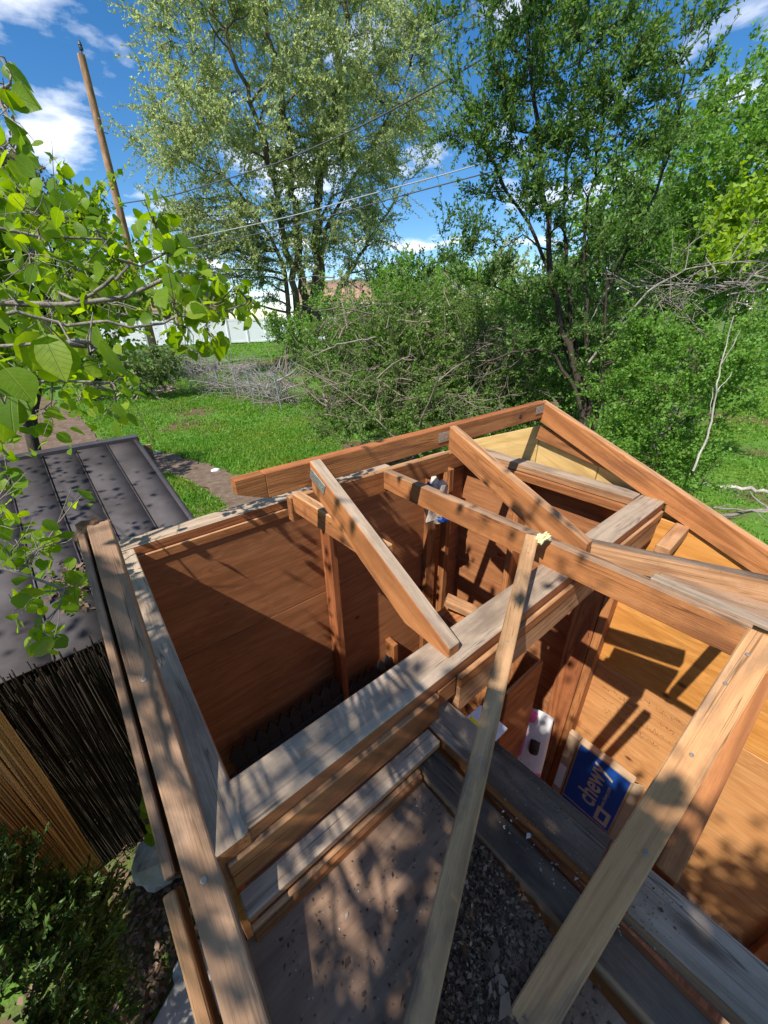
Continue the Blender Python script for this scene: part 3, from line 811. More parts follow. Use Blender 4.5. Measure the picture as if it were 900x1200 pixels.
# ---- mending plates
def mending(parent, c, xdir, ydir, w, h):
    x = Vector(xdir).normalized(); z = x.cross(Vector(ydir)).normalized(); y = z.cross(x)
    bm = bmesh.new(); bmesh.ops.create_cube(bm, size=1.0); bmesh.ops.scale(bm, vec=(w, h, 0.002), verts=bm.verts)
    bmesh.ops.bevel(bm, geom=[e for e in bm.edges], offset=0.0008, segments=1, profile=0.5, affect='EDGES')
    o = link('mending_plate', bm_mesh(bm, 'mending_plate'), M['galv'], parent)
    mt = Matrix((x, y, z)).transposed().to_4x4(); mt.translation = c; place(o, mt)
    return o
def plate_with_screws(parent, c, xdir, ydir, w=0.075, h=0.038):
    o = mending(parent, c, xdir, ydir, w, h)
    x = Vector(xdir).normalized(); n = x.cross(Vector(ydir)).normalized(); y = n.cross(x)
    return o
plate_with_screws(rA, V(0.535-0.0205, Y0-0.04, -0.440), (0, 1, 0.44), (0, -0.44, 1), 0.085, 0.036)
for z_ in (0.012, -0.012):
    screw(rA, V(0.535-0.0218, Y0-0.04+z_*2.2, -0.440+z_*1.0), (-1, 0, 0), 0.9)
plate_with_screws(ridge, V(1.118, RY-0.0205, -0.428), (1, 0, 0), (0, 0, 1), 0.078, 0.038)
plate_with_screws(ridge, V(1.80, RY-0.0205, -0.424), (1, 0, 0), (0, 0, 1), 0.085, 0.036)
for x_ in (1.095, 1.125, 1.77, 1.80):
    for z_ in (-0.008, 0.008): screw(ridge, V(x_, RY-0.0218, -0.427+z_), (0, -1, 0), 0.7)
# round hole plug near the ridge end
hp = link('knot_hole', lathe_mesh('knot_hole', [(0.011, 0), (0.0105, 0.001), (0.008, 0.0012)], 14), M['dark_wood'], ridge)
q = Vector((0, -1, 0)).to_track_quat('Z', 'X').to_matrix().to_4x4(); q.translation = V(1.63, RY-0.0192, -0.43); place(hp, q)
# torn foam at the top of the near brace
def crumple(name, c, r, mat, parent=None, seed=1, amp=0.35, sub=3):
    bm = bmesh.new(); bmesh.ops.create_icosphere(bm, subdivisions=sub, radius=1)
    rr = random.Random(seed); ph = [rr.uniform(0, 6) for _ in range(9)]
    for v in bm.verts:
        p = v.co
        k = 1+amp*(math.sin(p.x*5+ph[0])*math.sin(p.y*6+ph[1])+0.6*math.sin(p.z*9+ph[2]+p.x*4)*math.sin(p.y*11+ph[3])) + rr.uniform(-.5, .5)*amp*0.5
        v.co = Vector((p.x*r[0], p.y*r[1], p.z*r[2]))*k
    o = link(name, bm_mesh(bm, name), M[mat] if isinstance(mat, str) else mat, parent)
    place(o, Matrix.Translation(Vector(c)))
    return o
for k_, p_ in enumerate(ROT):
    crumple('rotted_end', V(*p_), (0.024, 0.010, 0.020), 'brown_wood', rL, 20+k_, 0.4, 2)
fo = crumple('torn_foam', V(0.985, 0.475, -0.603), (0.032, 0.014, 0.011), 'foam', None, 3, 0.5)
tag(fo, 'torn scrap of pale yellow foam on the long joist', 'foam')

# ================================================================== things inside the shed
def box_panel(name, o, ex, ey, u0, u1, v0, v1, mat, parent, off=0.0015, th=0.001):
    """flat print on a face: o corner, ex, ey unit vectors"""
    ex, ey = Vector(ex), Vector(ey); n = ex.cross(ey).normalized()
    bm = bmesh.new(); bmesh.ops.create_cube(bm, size=1); bmesh.ops.scale(bm, vec=(u1-u0, v1-v0, th), verts=bm.verts)
    ob = link(name, bm_mesh(bm, name), M[mat] if isinstance(mat, str) else mat, parent)
    mt = Matrix((ex, ey, n)).transposed().to_4x4(); mt.translation = Vector(o)+ex*(u0+u1)/2+ey*(v0+v1)/2+n*off
    place(ob, mt); return ob
def text_mesh(name, s, size, mat, parent, o, ex, ey, off=0.003, shear=0.0):
    cu = bpy.data.curves.new(name, 'FONT'); cu.body = s; cu.size = size; cu.align_x = 'CENTER'; cu.align_y = 'CENTER'
    cu.shear = shear; cu.offset = size*0.018
    to = bpy.data.objects.new('tmp', cu); COL.objects.link(to)
    dg = bpy.context.evaluated_depsgraph_get(); dg.update()
    me = bpy.data.meshes.new_from_object(to.evaluated_get(dg)); me.name = name
    bpy.data.objects.remove(to)
    me.materials.clear()
    ob = link(name, me, M[mat], parent)
    ex, ey = Vector(ex), Vector(ey); n = ex.cross(ey).normalized()
    mt = Matrix((ex, ey, n)).transposed().to_4x4(); mt.translation = Vector(o)+n*off
    place(ob, mt); return ob
BX = 1.70
BT = BX/0.777; 
box = empty('cardboard_box', V(BX+0.15, 0.2, -2.84)); tag(box, 'blue printed cardboard box standing on end against the pale plywood', 'box')
zt, zb = -2.184, -2.838
slab('box_body', V(BX, 0.083, zb), V(BX+0.045, 0.369, zt), 'card', box, 0.004)
ex, ey = (0, -1, 0), (0, 0, 1)          # reading towards -Y, up
fo_ = V(BX-0.0005, 0.369, zb)           # lower far corner of the face
hgt = zt-zb
box_panel('blue_panel', fo_, ex, ey, 0.010, 0.276, hgt-0.505, hgt-0.012, 'blue_print', box)
box_panel('blue_panel', fo_, ex, ey, 0.010, 0.276, 0.01, hgt-0.522, 'blue_print', box)
tx = text_mesh('printed_lettering', 'chewy', 0.145, 'card_light', box, Vector(fo_)+Vector((0, -0.128, hgt-0.235)), (0, 0, 1), (0, 1, 0))
text_mesh('printed_lettering', 'www.chewy.com', 0.03, 'card_light', box, Vector(fo_)+Vector((0, -0.205, hgt-0.26)), (0, 0, 1), (0, 1, 0))
lab = box_panel('label_panel', fo_, ex, ey, 0.190, 0.262, hgt-0.49, hgt-0.36, 'card_light', box, 0.0025)
box_panel('label_mark', fo_, ex, ey, 0.209, 0.243, hgt-0.46, hgt-0.39, 'blue_print', lab, 0.0035)
box_panel('box_flap', V(BX, 0.083, zb+0.1), (0.5, -0.86, 0), (0, 0, 1), 0.001, 0.05, 0, hgt-0.1, 'card', box, 0.0, 0.004)
bx2 = empty('carton', V(1.66, 0.40, -2.84)); tag(bx2, 'plain tan carton with a white label behind the blue box', 'box')
slab('box_body', V(1.712, 0.373, -2.838), V(1.748, 0.437, -2.19), 'card', bx2, 0.004)
box_panel('paper_label', V(1.7115, 0.437, -2.838), ex, ey, 0.006, 0.05, 0.14, 0.36, 'paper', bx2)
yt = empty('yellow_tag', V(1.69, 0.258, -2.835)); tag(yt, 'bright yellow sticker on the blue box beside the dark plank', 'sticker')
box_panel('sticker', V(1.696, 0.295, -2.835), ex, ey, 0, 0.075, 0, 0.075, 'yellow', yt, 0.004)
text_mesh('sticker_mark', '!', 0.05, 'black_plastic', yt, V(1.690, 0.258, -2.797), (0, -1, 0), (0, 0, 1), 0.001)
def pillow(name, c, ex, ey, w, h, t, mat, parent, seed=0):
    ex, ey = Vector(ex).normalized(), Vector(ey).normalized(); n = ex.cross(ey)
    rr = random.Random(seed); k = 10; bm = bmesh.new(); g = {}
    for s in (1, -1):
        for i in range(k+1):
            for j in range(k+1):
                u, v = i/k*2-1, j/k*2-1
                if s == -1 and (i in (0, k) or j in (0, k)): g[(s, i, j)] = g[(1, i, j)]; continue
                d = (1-u*u)**0.5*(1-v*v)**0.5*t/2*s + rr.uniform(-1, 1)*t*0.06
                g[(s, i, j)] = bm.verts.new((u*w/2*(1-0.06*v*v), v*h/2*(1-0.05*u*u), d))
        for i in range(k):
            for j in range(k):
                f = [g[(s, i, j)], g[(s, i+1, j)], g[(s, i+1, j+1)], g[(s, i, j+1)]]
                bm.faces.new(f if s == 1 else f[::-1])
    o = link(name, bm_mesh(bm, name), M[mat], parent, smooth=True)
    mt = Matrix((ex, ey, n)).transposed().to_4x4(); mt.translation = Vector(c); place(o, mt); return o
bag = empty('feed_bag', V(1.45, 0.46, -2.3)); tag(bag, 'white and pink plastic bag standing left of the corner post', 'bag')
be, bn = (0.35, -1, 0), (0.2, 0.12, 1)
pillow('bag_body', V(1.44, 0.52, -2.16), be, bn, 0.16, 0.50, 0.05, 'paper', bag, 2)
for (uu, vv, w_, h_) in ((-0.045, 0.205, 0.10, 0.07), (-0.055, 0.06, 0.05, 0.30), (0.03, -0.17, 0.09, 0.09)):
    c_ = V(1.432, 0.518, -2.16)+Vector(be).normalized()*uu+Vector(bn).normalized()*vv
    pillow('pink_band', c_, be, bn, w_, h_, 0.058, 'pink', bag, 3)
pillow('printed_picture', V(1.430, 0.50, -2.12), be, bn, 0.05, 0.09, 0.064, 'bark_dark', bag, 4)
# crate under the header
cr_ = empty('wooden_crate', V(1.25, 0.62, -2.84)); tag(cr_, 'open wooden crate under the right end of the middle beam', 'crate')
for a in ((1.13, 1.42, 0.555, 0.575), (1.13, 1.42, 0.765, 0.785), (1.13, 1.15, 0.577, 0.763), (1.40, 1.42, 0.577, 0.763)):
    slab('crate_side', V(a[0], a[2], -2.83), V(a[1], a[3], -1.50), 'fir', cr_, 0.003)
slab('crate_bottom', V(1.152, 0.577, -2.2), V(1.398, 0.763, -2.18), 'fir', cr_, 0.003)
bl = board('scrap_wood', V(1.42, 1.18, -1.50), V(1.52, 1.03, -1.56), 0.08, 0.045, 'fir_pale', None); tag(bl, 'short pale offcut of lumber lying in the far inner corner', 'wood')
# stand under the offcut
st = slab('plinth', V(1.38, 1.0, -2.84), V(1.58, 1.22, -1.62), 'fir', None, 0.004); tag(st, 'upright wooden block below the pale offcut in the corner', 'wood')
# small yellow cap and white sheet seen in the gap left of the near brace
yc = slab('yellow_scrap', V(0.582, 0.362, -1.02), V(0.612, 0.392, -0.985), 'yellow', None, 0.004); tag(yc, 'small bright yellow plastic piece in the gap under the middle beam', 'plastic')
ws = slab('white_board', V(0.60, 0.40, -1.30), V(0.86, 0.52, -1.29), 'paper', None, 0.003); tag(ws, 'white painted board lying below the middle beam', 'board')
# black plastic garden edging against the back wall
def edging(name, p0, p1, n, h, label):
    root = empty(name, p0); tag(root, label, 'garden edging', 'black edging inside the shed')
    p0, p1 = Vector(p0), Vector(p1); d = (p1-p0); 
    for k in range(n):
        p = p0+d*(k+0.5)/n
        bm = bmesh.new(); w = d.length/n*0.42
        pr = [(-w, 0), (w, 0), (w, h*0.74), (w*1.5, h*0.8), (0, h), (-w*1.5, h*0.8), (-w, h*0.74)]
        a = [bm.verts.new((x, -0.006, z)) for x, z in pr]; b = [bm.verts.new((x, 0.006, z)) for x, z in pr]
        bm.faces.new(a); bm.faces.new(b[::-1])
        for i in range(7): bm.faces.new((a[i], b[i], b[(i+1) % 7], a[(i+1) % 7]))
        bmesh.ops.recalc_face_normals(bm, faces=bm.faces)
        o = link('picket', bm_mesh(bm, 'picket'), M['black_plastic'], root)
        x = d.normalized(); z = Vector((0, 0.12, 1)).normalized(); y = z.cross(x)
        mt = Matrix((x, y, z)).transposed().to_4x4(); mt.translation = p; place(o, mt)
    for zz in (0.25, 0.62):
        board('rail', p0+Vector((0, 0.12*h*zz-0.012, h*zz)), p1+Vector((0, 0.12*h*zz-0.012, h*zz)), 0.012, 0.03, 'black_plastic', root, bev=0.001)
edging('plastic_edging', V(0.12, 1.36, -2.30), V(0.77, 1.36, -2.26), 10, 0.40, 'long black plastic picket edging leaning on the dark back wall')
edging('plastic_edging', V(0.83, 1.36, -2.27), V(1.16, 1.36, -2.24), 6, 0.30, 'short black plastic picket edging right of the wall stud')
dp = slab('black_tray', V(0.0, 1.05, -1.95), V(0.10, 1.28, -1.90), 'black_plastic', None, 0.004); tag(dp, 'black plastic tray in the dark left corner of the shed', 'tray')
# clear bag hanging in the back corner
hbg = empty('plastic_bag', V(1.42, 1.36, -0.9)); tag(hbg, 'crumpled clear and blue plastic bag hanging in the back corner', 'bag')
M['clear'] = plain('clear_plastic', (0.52, 0.45, 0.38), 0.25, 0, 0.3, 14, spec=0.6)
crumple('bag_body', V(1.45, 1.34, -0.94), (0.075, 0.05, 0.125), 'clear', hbg, 8, 0.3, 3)
crumple('blue_part', V(1.375, 1.33, -0.86), (0.03, 0.035, 0.06), 'blue_print', hbg, 9, 0.3, 2)
crumple('blue_part', V(1.475, 1.29, -1.03), (0.04, 0.028, 0.022), 'blue_print', hbg, 10, 0.3, 2)

# faint pencilled notes on the wall sheet (strokes only)
def scribble():
    rng = np.random.default_rng(13); paths = []
    for row in range(4):
        y = 0.40-0.02*row; z0 = -1.775-0.075*row
        for w_ in range(5-row % 2):
            n = rng.integers(5, 10); n = n*2; ys = y-np.arange(n)*0.0045+rng.normal(size=n)*0.003
            zs = z0+rng.normal(size=n)*0.010
            paths.append((np.column_stack([np.full(n, WX-0.0008), ys, zs+CAMZ]), np.full(n, 0.0008)))
            y -= 0.0045*n+0.014
    tube_obj('pencil_writing', paths, 'red_fir', S, 3, 'stuff')
scribble()
# ---- crumbs, bark and flecks on the deck
def crumbs(name, label, n, area, zf, size, mat, seed, parent=None, cat='debris', up=0.3):
    rng = np.random.default_rng(seed)
    x = rng.uniform(area[0], area[1], n); y = rng.uniform(area[2], area[3], n)
    z = np.array([zf(a, b) for a, b in zip(x, y)]) + CAMZ
    ax = rng.normal(size=(n, 3)); ax[:, 2] = np.abs(ax[:, 2])*up
    s = size*rng.lognormal(0, 0.5, n)
    o = leaf_obj(name, np.column_stack([x, y, z]), ax, s, s*0.6, mat, parent, 'stuff', rng, 0.6)
    if parent is None: tag(o, label, cat)
    return o
crumbs('deck_crumbs', 'pale flecks and crumbs scattered over the dark deck sheet', 420, (0.0, 0.35, -0.3, 0.31), lambda a, b: -0.8945, 0.0022, 'white_fleck', 5)
def heap(a, b):
    # low heap between the near brace and the ledger
    g = 0.02 + (a-0.02)*0.477
    return -0.8945 + 0.012*max(0, 1-abs(b-g+0.06)/0.09)*random.random()
def debris():
    rng = np.random.default_rng(6); n = 15000
    a = rng.uniform(0.02, 0.358, n); g = 0.045+(a-0.02)*0.477
    b = g-0.02-np.abs(rng.normal(size=n))*0.09
    z = -0.8945+0.010*np.exp(-((g-b-0.06)/0.06)**2)*rng.random(n)
    ax = rng.normal(size=(n, 3)); ax[:, 2] = np.abs(ax[:, 2])*0.5
    sz = np.minimum(0.0038*rng.lognormal(0, 0.7, n), 0.012)
    o = leaf_obj('bark_debris', np.column_stack([a, b, z+CAMZ]), ax, sz, sz*0.55, 'bark_chip', None, 'stuff', rng, 0.5)
    tag(o, 'dark bark crumbs and dirt heaped on the deck beside the near brace', 'debris')
debris()
crumbs('plate_grit', 'dark grit along the weathered plate by the right bay', 700, (0.435, 0.53, -0.1, 0.3), lambda a, b: -0.849, 0.0022, 'bark_chip', 7)
crumbs('nest_chips', 'orange and tan bark chips lying by the near brace', 60, (0.20, 0.26, 0.0, 0.10), lambda a, b: -0.884, 0.010, 'litter', 9)
crumbs('deck_leaf_bits', 'tan leaf bits and sawdust strewn over the deck sheet', 900, (0.0, 0.35, -0.25, 0.31), lambda a, b: -0.8945, 0.0042, 'litter', 15)
crumbs('pebble_chips', 'pale pebbles and chips between the deck plates', 60, (0.40, 0.44, -0.05, 0.2), lambda a, b: -0.872, 0.004, 'white_fleck', 10)

# ================================================================== around the shed
# ---- neighbour's low shed with a dark standing seam roof
NR = empty('metal_roof_shed', (-0.4, 3.0, 0)); tag(NR, 'low shed with a dark brown ribbed metal roof left of the open shed', 'shed')
def roof_z(y): return -0.938 + (y-4.0)*0.234
def roof_slab(name, x0, x1, y0, y1, dz, th, mat):
    v = []
    for dz_ in (dz, dz-th):
        for (x, y) in ((x0, y0), (x1, y0), (x1, y1), (x0, y1)):
            v.append((x+(y-4.0)*0.045*-1, y, roof_z(y)+dz_+CAMZ))
    f = [(0, 1, 2, 3), (7, 6, 5, 4), (0, 4, 5, 1), (1, 5, 6, 2), (2, 6, 7, 3), (3, 7, 4, 0)]
    o = link(name, np_mesh(name, v, f), M[mat], NR); return o
xs_ = [0.372, 0.165, -0.055, -0.27, -0.49, -0.71, -0.93, -1.15, -1.37]
for a, b in zip(xs_, xs_[1:]):
    roof_slab('roof_panel', b+0.006, a-0.006, 1.98, 4.0, random.uniform(-0.002, 0.002), 0.012, 'roof_metal')
    roof_slab('seam', b-0.004, b+0.004, 1.98, 4.0, 0.009, 0.025, 'roof_seam')
roof_slab('edge_trim', 0.366, 0.40, 1.98, 4.0, 0.010, 0.06, 'roof_seam')
board('ridge_cap', V(0.41, 4.0, -0.915), V(-1.4, 4.0, -0.925), 0.10, 0.05, 'roof_seam', NR, bev=0.004)
for k, x in enumerate(np.arange(-1.38, 0.34, 0.17)):
    slab('wall_board', V(x, 3.93, -2.9), V(x+0.166, 3.95, -1.0), 'brown_wood', NR)
slab('wall_board', V(0.30, 2.05, -2.9), V(0.32, 3.92, -1.42), 'brown_wood', NR)
slab('wall_board', V(-1.38, 2.05, -2.9), V(-1.36, 3.92, -1.42), 'brown_wood', NR)
# leaf litter lying on that roof
def litter_on(name, label, n, cx, cy, r, zf, size, seed, mat='litter'):
    rng = np.random.default_rng(seed)
    x = cx+rng.normal(size=n)*r[0]; y = cy+rng.normal(size=n)*r[1]
    z = np.array([zf(a, b) for a, b in zip(x, y)])+rng.uniform(0.0, 0.02, n)
    ax = rng.normal(size=(n, 3)); ax[:, 2] *= 0.25
    s = size*rng.uniform(0.5, 1.4, n)
    o = leaf_obj(name, np.column_stack([x, y, z]), ax, s, s*0.6, mat, None, 'stuff', rng, 1.0); tag(o, label, 'litter'); return o
litter_on('roof_litter', 'dry leaves caught on the dark metal roof', 260, -0.25, 2.42, (0.06, 0.09), lambda a, b: roof_z(b)+CAMZ+0.003, 0.035, 21)

# ---- reed screen below that roof, and the sunlit roll of reed in front
def reeds(name, n, p0, p1, h0, h1, r, mat, parent, seed, lean=(0, 0)):
    rng = np.random.default_rng(seed); paths = []
    for k in range(n):
        t = (k+rng.uniform(-.4, .4))/n
        b = np.array(p0)*(1-t)+np.array(p1)*t + rng.normal(size=3)*np.array([0, 0.012, 0])
        l = rng.uniform(h0, h1)
        top = b+np.array([rng.normal()*0.02+lean[0]*l, rng.normal()*0.02+lean[1]*l, l])
        paths.append((np.array([b, (b+top)/2+rng.normal(size=3)*0.004, top]), np.full(3, r*rng.uniform(0.7, 1.3))))
    return tube_obj(name, paths, mat, parent, 5, 'stuff')
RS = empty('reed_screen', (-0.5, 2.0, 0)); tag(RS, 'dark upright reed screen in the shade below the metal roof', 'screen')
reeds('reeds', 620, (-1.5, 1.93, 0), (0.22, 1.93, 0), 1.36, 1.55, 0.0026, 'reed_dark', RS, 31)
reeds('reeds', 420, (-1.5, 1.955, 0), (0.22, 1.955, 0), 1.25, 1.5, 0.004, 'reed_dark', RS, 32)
tube_obj('wire_tie', [(np.array([[-1.5, 1.925, 0.9], [-0.6, 1.922, 0.91], [0.22, 1.925, 0.92]]), np.full(3, 0.0015))], 'wire', RS, 4)
GR = empty('reed_roll', (-0.75, 1.4, 0)); tag(GR, 'golden reed fence roll leaning in the lower left behind the evergreen', 'screen')
def reed_roll():
    rng = np.random.default_rng(33); paths = []
    a = at(-150, 800, 1.62); b = at(95, 1060, 1.75)
    ax = unit(b-a); s1 = unit(np.cross(ax, [0, 0, 1.])); s2 = np.cross(s1, ax)
    for k in range(900):
        th = rng.uniform(0, 2*math.pi); rr = 0.135*math.sqrt(rng.uniform(0.55, 1))
        o = s1*math.cos(th)*rr*1.25 + s2*math.sin(th)*rr*0.55
        j = rng.uniform(-.05, .05)
        p = a+o+ax*j; q = b+o*0.75+ax*rng.uniform(-.12, .06)+rng.normal(size=3)*0.006
        paths.append((np.array([p, (p+q)/2+rng.normal(size=3)*0.006, q]), np.full(3, 0.0032*rng.uniform(0.7, 1.4))))
    tube_obj('reeds', paths, 'reed', GR, 4, 'stuff')
reed_roll()

# ---- evergreen shrub, lower left
def arbor():
    rng = np.random.default_rng(41)
    root = empty('evergreen_shrub', (-0.72, 1.0, 0)); tag(root, 'dense dark green evergreen shrub in the lower left corner', 'shrub')
    C, A, T = [], [], []
    for k in range(1500):
        th = rng.uniform(0, 2*math.pi); u = rng.uniform(-0.55, 1.0)
        d = np.array([math.cos(th)*math.sqrt(max(0, 1-u*u)), math.sin(th)*math.sqrt(max(0, 1-u*u)), u])
        rad = np.array([0.40, 0.42, 0.62])*rng.uniform(0.72, 1.06)*(1+0.10*math.sin(th*5+u*6))
        p = np.array([-0.84, 1.06, 0.90])+d*rad
        ax = unit(d*0.7+np.array([0, 0, 0.75])+rng.normal(size=3)*0.3)
        T.append((np.array([p-ax*0.09, p, p+ax*0.05]), np.array([0.003, 0.002, 0.001])))
        m_ = 42; s = unit(np.cross(ax, rng.normal(size=3)))
        tt = rng.uniform(-0.09, 0.06, m_)
        C.append(p+ax*tt[:, None]); sg = rng.choice([-1, 1], m_)[:, None]
        A.append(ax*0.8+s*sg*0.7+rng.normal(size=(m_, 3))*0.15)
    C = np.concatenate(C); A = np.concatenate(A); sz = rng.uniform(0.6, 1.3, len(C))
    tube_obj('twigs', T, 'bark_dark', root, 3, 'stuff')
    tube_obj('trunk', [(np.array([[-0.86, 1.04, 0], [-0.86, 1.04, 0.5], [-0.85, 1.02, 1.1]]), np.array([0.035, 0.025, 0.008]))], 'bark_dark', root, 7)
    leaf_obj('foliage', C, A, 0.026*sz, 0.009*sz, 'leaf_arbor', root, 'stuff', rng)
arbor()
# ---- rock, slab, litter, small plant at the foot of the wall
def rock(name, c, r, seed, label, mat='stone'):
    o = crumple(name, c, r, mat, None, seed, 0.10, 3); tag(o, label, 'rock')
    return o
rock('rock', (-0.36, 1.66, 0.14), (0.13, 0.12, 0.16), 5, 'rough pale rock beside the left wall of the shed')
rock('rock', (-0.33, 1.15, 0.04), (0.10, 0.08, 0.06), 6, 'small rock among dry leaves near the left wall')
sl = slab('paving_slab', (-0.66, 0.86, 0.01), (-0.17, 1.12, 0.07), 'concrete', None, 0.012); tag(sl, 'flat grey paving slab at the bottom left below the wall', 'slab')
sl.rotation_euler = (0.05, -0.06, 0.5)
litter_on('ground_litter', 'dry brown leaf litter on the ground by the left wall', 3500, -0.45, 1.3, (0.3, 0.5), lambda a, b: 0.012, 0.035, 22)
def leafy_plant():
    rng = np.random.default_rng(51); base = np.array([-0.19, 1.62, 0.0])
    root = empty('leafy_plant', tuple(base)); tag(root, 'small bright green plant growing between reed screen and shed wall', 'plant')
    st_ = [base, base+[-0.02, -0.03, 0.5], base+[-0.05, -0.06, 0.9]]
    tube_obj('stem', [(resample(st_, 10), np.linspace(0.006, 0.003, 10))], 'leaf_bush', root, 5)
    for k in range(13):
        c = base+[-0.04, -0.05, 0.0]+rng.normal(size=3)*np.array([0.045, 0.04, 0.0])+np.array([0, 0, rng.uniform(0.45, 0.98)])
        big_leaf(root, c, unit(rng.normal(size=3)*np.array([1, 1, 0.5])+np.array([0, -0.3, -0.2])), np.array([0, -0.3, 1])+rng.normal(size=3)*0.4, rng.uniform(0.07, 0.11), 1, 'leaf')

# ---- big leaves as single objects
def leaf_mesh(k, wide):
    rr = random.Random(k); n = 9
    vs, fs = [], []
    fold = rr.uniform(0.05, 0.28); droop = rr.uniform(0.1, 0.4)
    prof = [(0.0, 0.0), (0.10, 0.30), (0.25, 0.44), (0.45, 0.47), (0.65, 0.37), (0.82, 0.2), (0.93, 0.08), (1.0, 0.0)]
    for (t, w) in prof:
        z = -droop*t*t*0.5
        vs.append((t, 0, z))
        wv = w*wide*(1+rr.uniform(-.08, .08))
        vs.append((t-0.06*(t < 0.15)*1, wv, z+fold*w)); vs.append((t-0.06*(t < 0.15)*1, -wv, z+fold*w))
    m_ = len(prof)
    bm = bmesh.new(); b = [bm.verts.new(v) for v in vs]
    for i in range(m_-1):
        for s_ in (1, 2):
            q = [b[i*3], b[(i+1)*3], b[(i+1)*3+s_], b[i*3+s_]]
            bm.faces.new(q if s_ == 2 else q[::-1])
    # stalk
    st_ = [bm.verts.new((-0.35, 0.008, 0.03)), bm.verts.new((-0.35, -0.008, 0.03)), bm.verts.new((0.02, -0.012, 0.0)), bm.verts.new((0.02, 0.012, 0.0))]
    bm.faces.new(st_)
    bmesh.ops.remove_doubles(bm, verts=bm.verts, dist=1e-4)
    me = bm_mesh(bm, 'leaf'); me.polygons.foreach_set('use_smooth', [True]*len(me.polygons))
    return me
LEAF = [leaf_mesh(k, 0.98 if k < 4 else 0.72) for k in range(6)]
def veined():
    mt = leafm('leaf_veined', (0.11, 0.22, 0.010), (0.19, 0.33, 0.018), (0.31, 0.44, 0.035), 0.58, 0.42)
    t = mt.node_tree; b = t.nodes['Principled BSDF']; src = b.inputs['Base Color'].links[0].from_socket
    c = N(t, 'ShaderNodeTexCoord').outputs['Object']; sp = N(t, 'ShaderNodeSeparateXYZ'); t.links.new(c, sp.inputs[0])
    def mth(op, a, b_=None):
        n = N(t, 'ShaderNodeMath', operation=op)
        for i_, v_ in enumerate((a, b_)):
            if v_ is None: continue
            if isinstance(v_, (int, float)): n.inputs[i_].default_value = v_
            else: t.links.new(v_, n.inputs[i_])
        return n.outputs[0]
    ay = mth('ABSOLUTE', sp.outputs['Y'])
    u = mth('SUBTRACT', sp.outputs['X'], mth('MULTIPLY', ay, 0.75))
    sv = mth('ABSOLUTE', mth('SINE', mth('MULTIPLY', u, 24.0)))
    side = thresh(t, sv, 0.16, 0.02); mid_ = thresh(t, ay, 0.022, 0.008)
    f = mth('MULTIPLY', mth('MAXIMUM', side, mid_), 0.42)
    n = noise(t, c, 5, 4, 0.6)
    o1 = mixc(t, mth('MULTIPLY', thresh(t, n, 0.45, 0.8), 0.55), src, (0.10, 0.19, 0.012))
    o2 = mixc(t, f, o1, (0.36, 0.46, 0.12))
    for l_ in list(src.links):
        if l_.to_node in (b,) or l_.to_node.bl_idname == 'ShaderNodeHueSaturation':
            to = l_.to_socket; t.links.remove(l_); t.links.new(o2, to)
    bump(t, b, mth('MULTIPLY', f, -1.0), 0.5, 0.02)
    return mt
M['leaf_veined'] = veined()
for me in LEAF: me.materials.append(M['leaf_veined'])
def big_leaf(parent, c, ax, nor, size, var=None, name='leaf'):
    o = bpy.data.objects.new(name, LEAF[var if var is not None else random.randrange(6)]); COL.objects.link(o); o.parent = parent
    x = Vector(ax).normalized(); z = Vector(nor); z = (z-x*z.dot(x)).normalized(); y = z.cross(x)
    mt = Matrix((x, y, z)).transposed().to_4x4() @ Matrix.Scale(size, 4); mt.translation = Vector(c)
    place(o, mt); return o
leafy_plant()

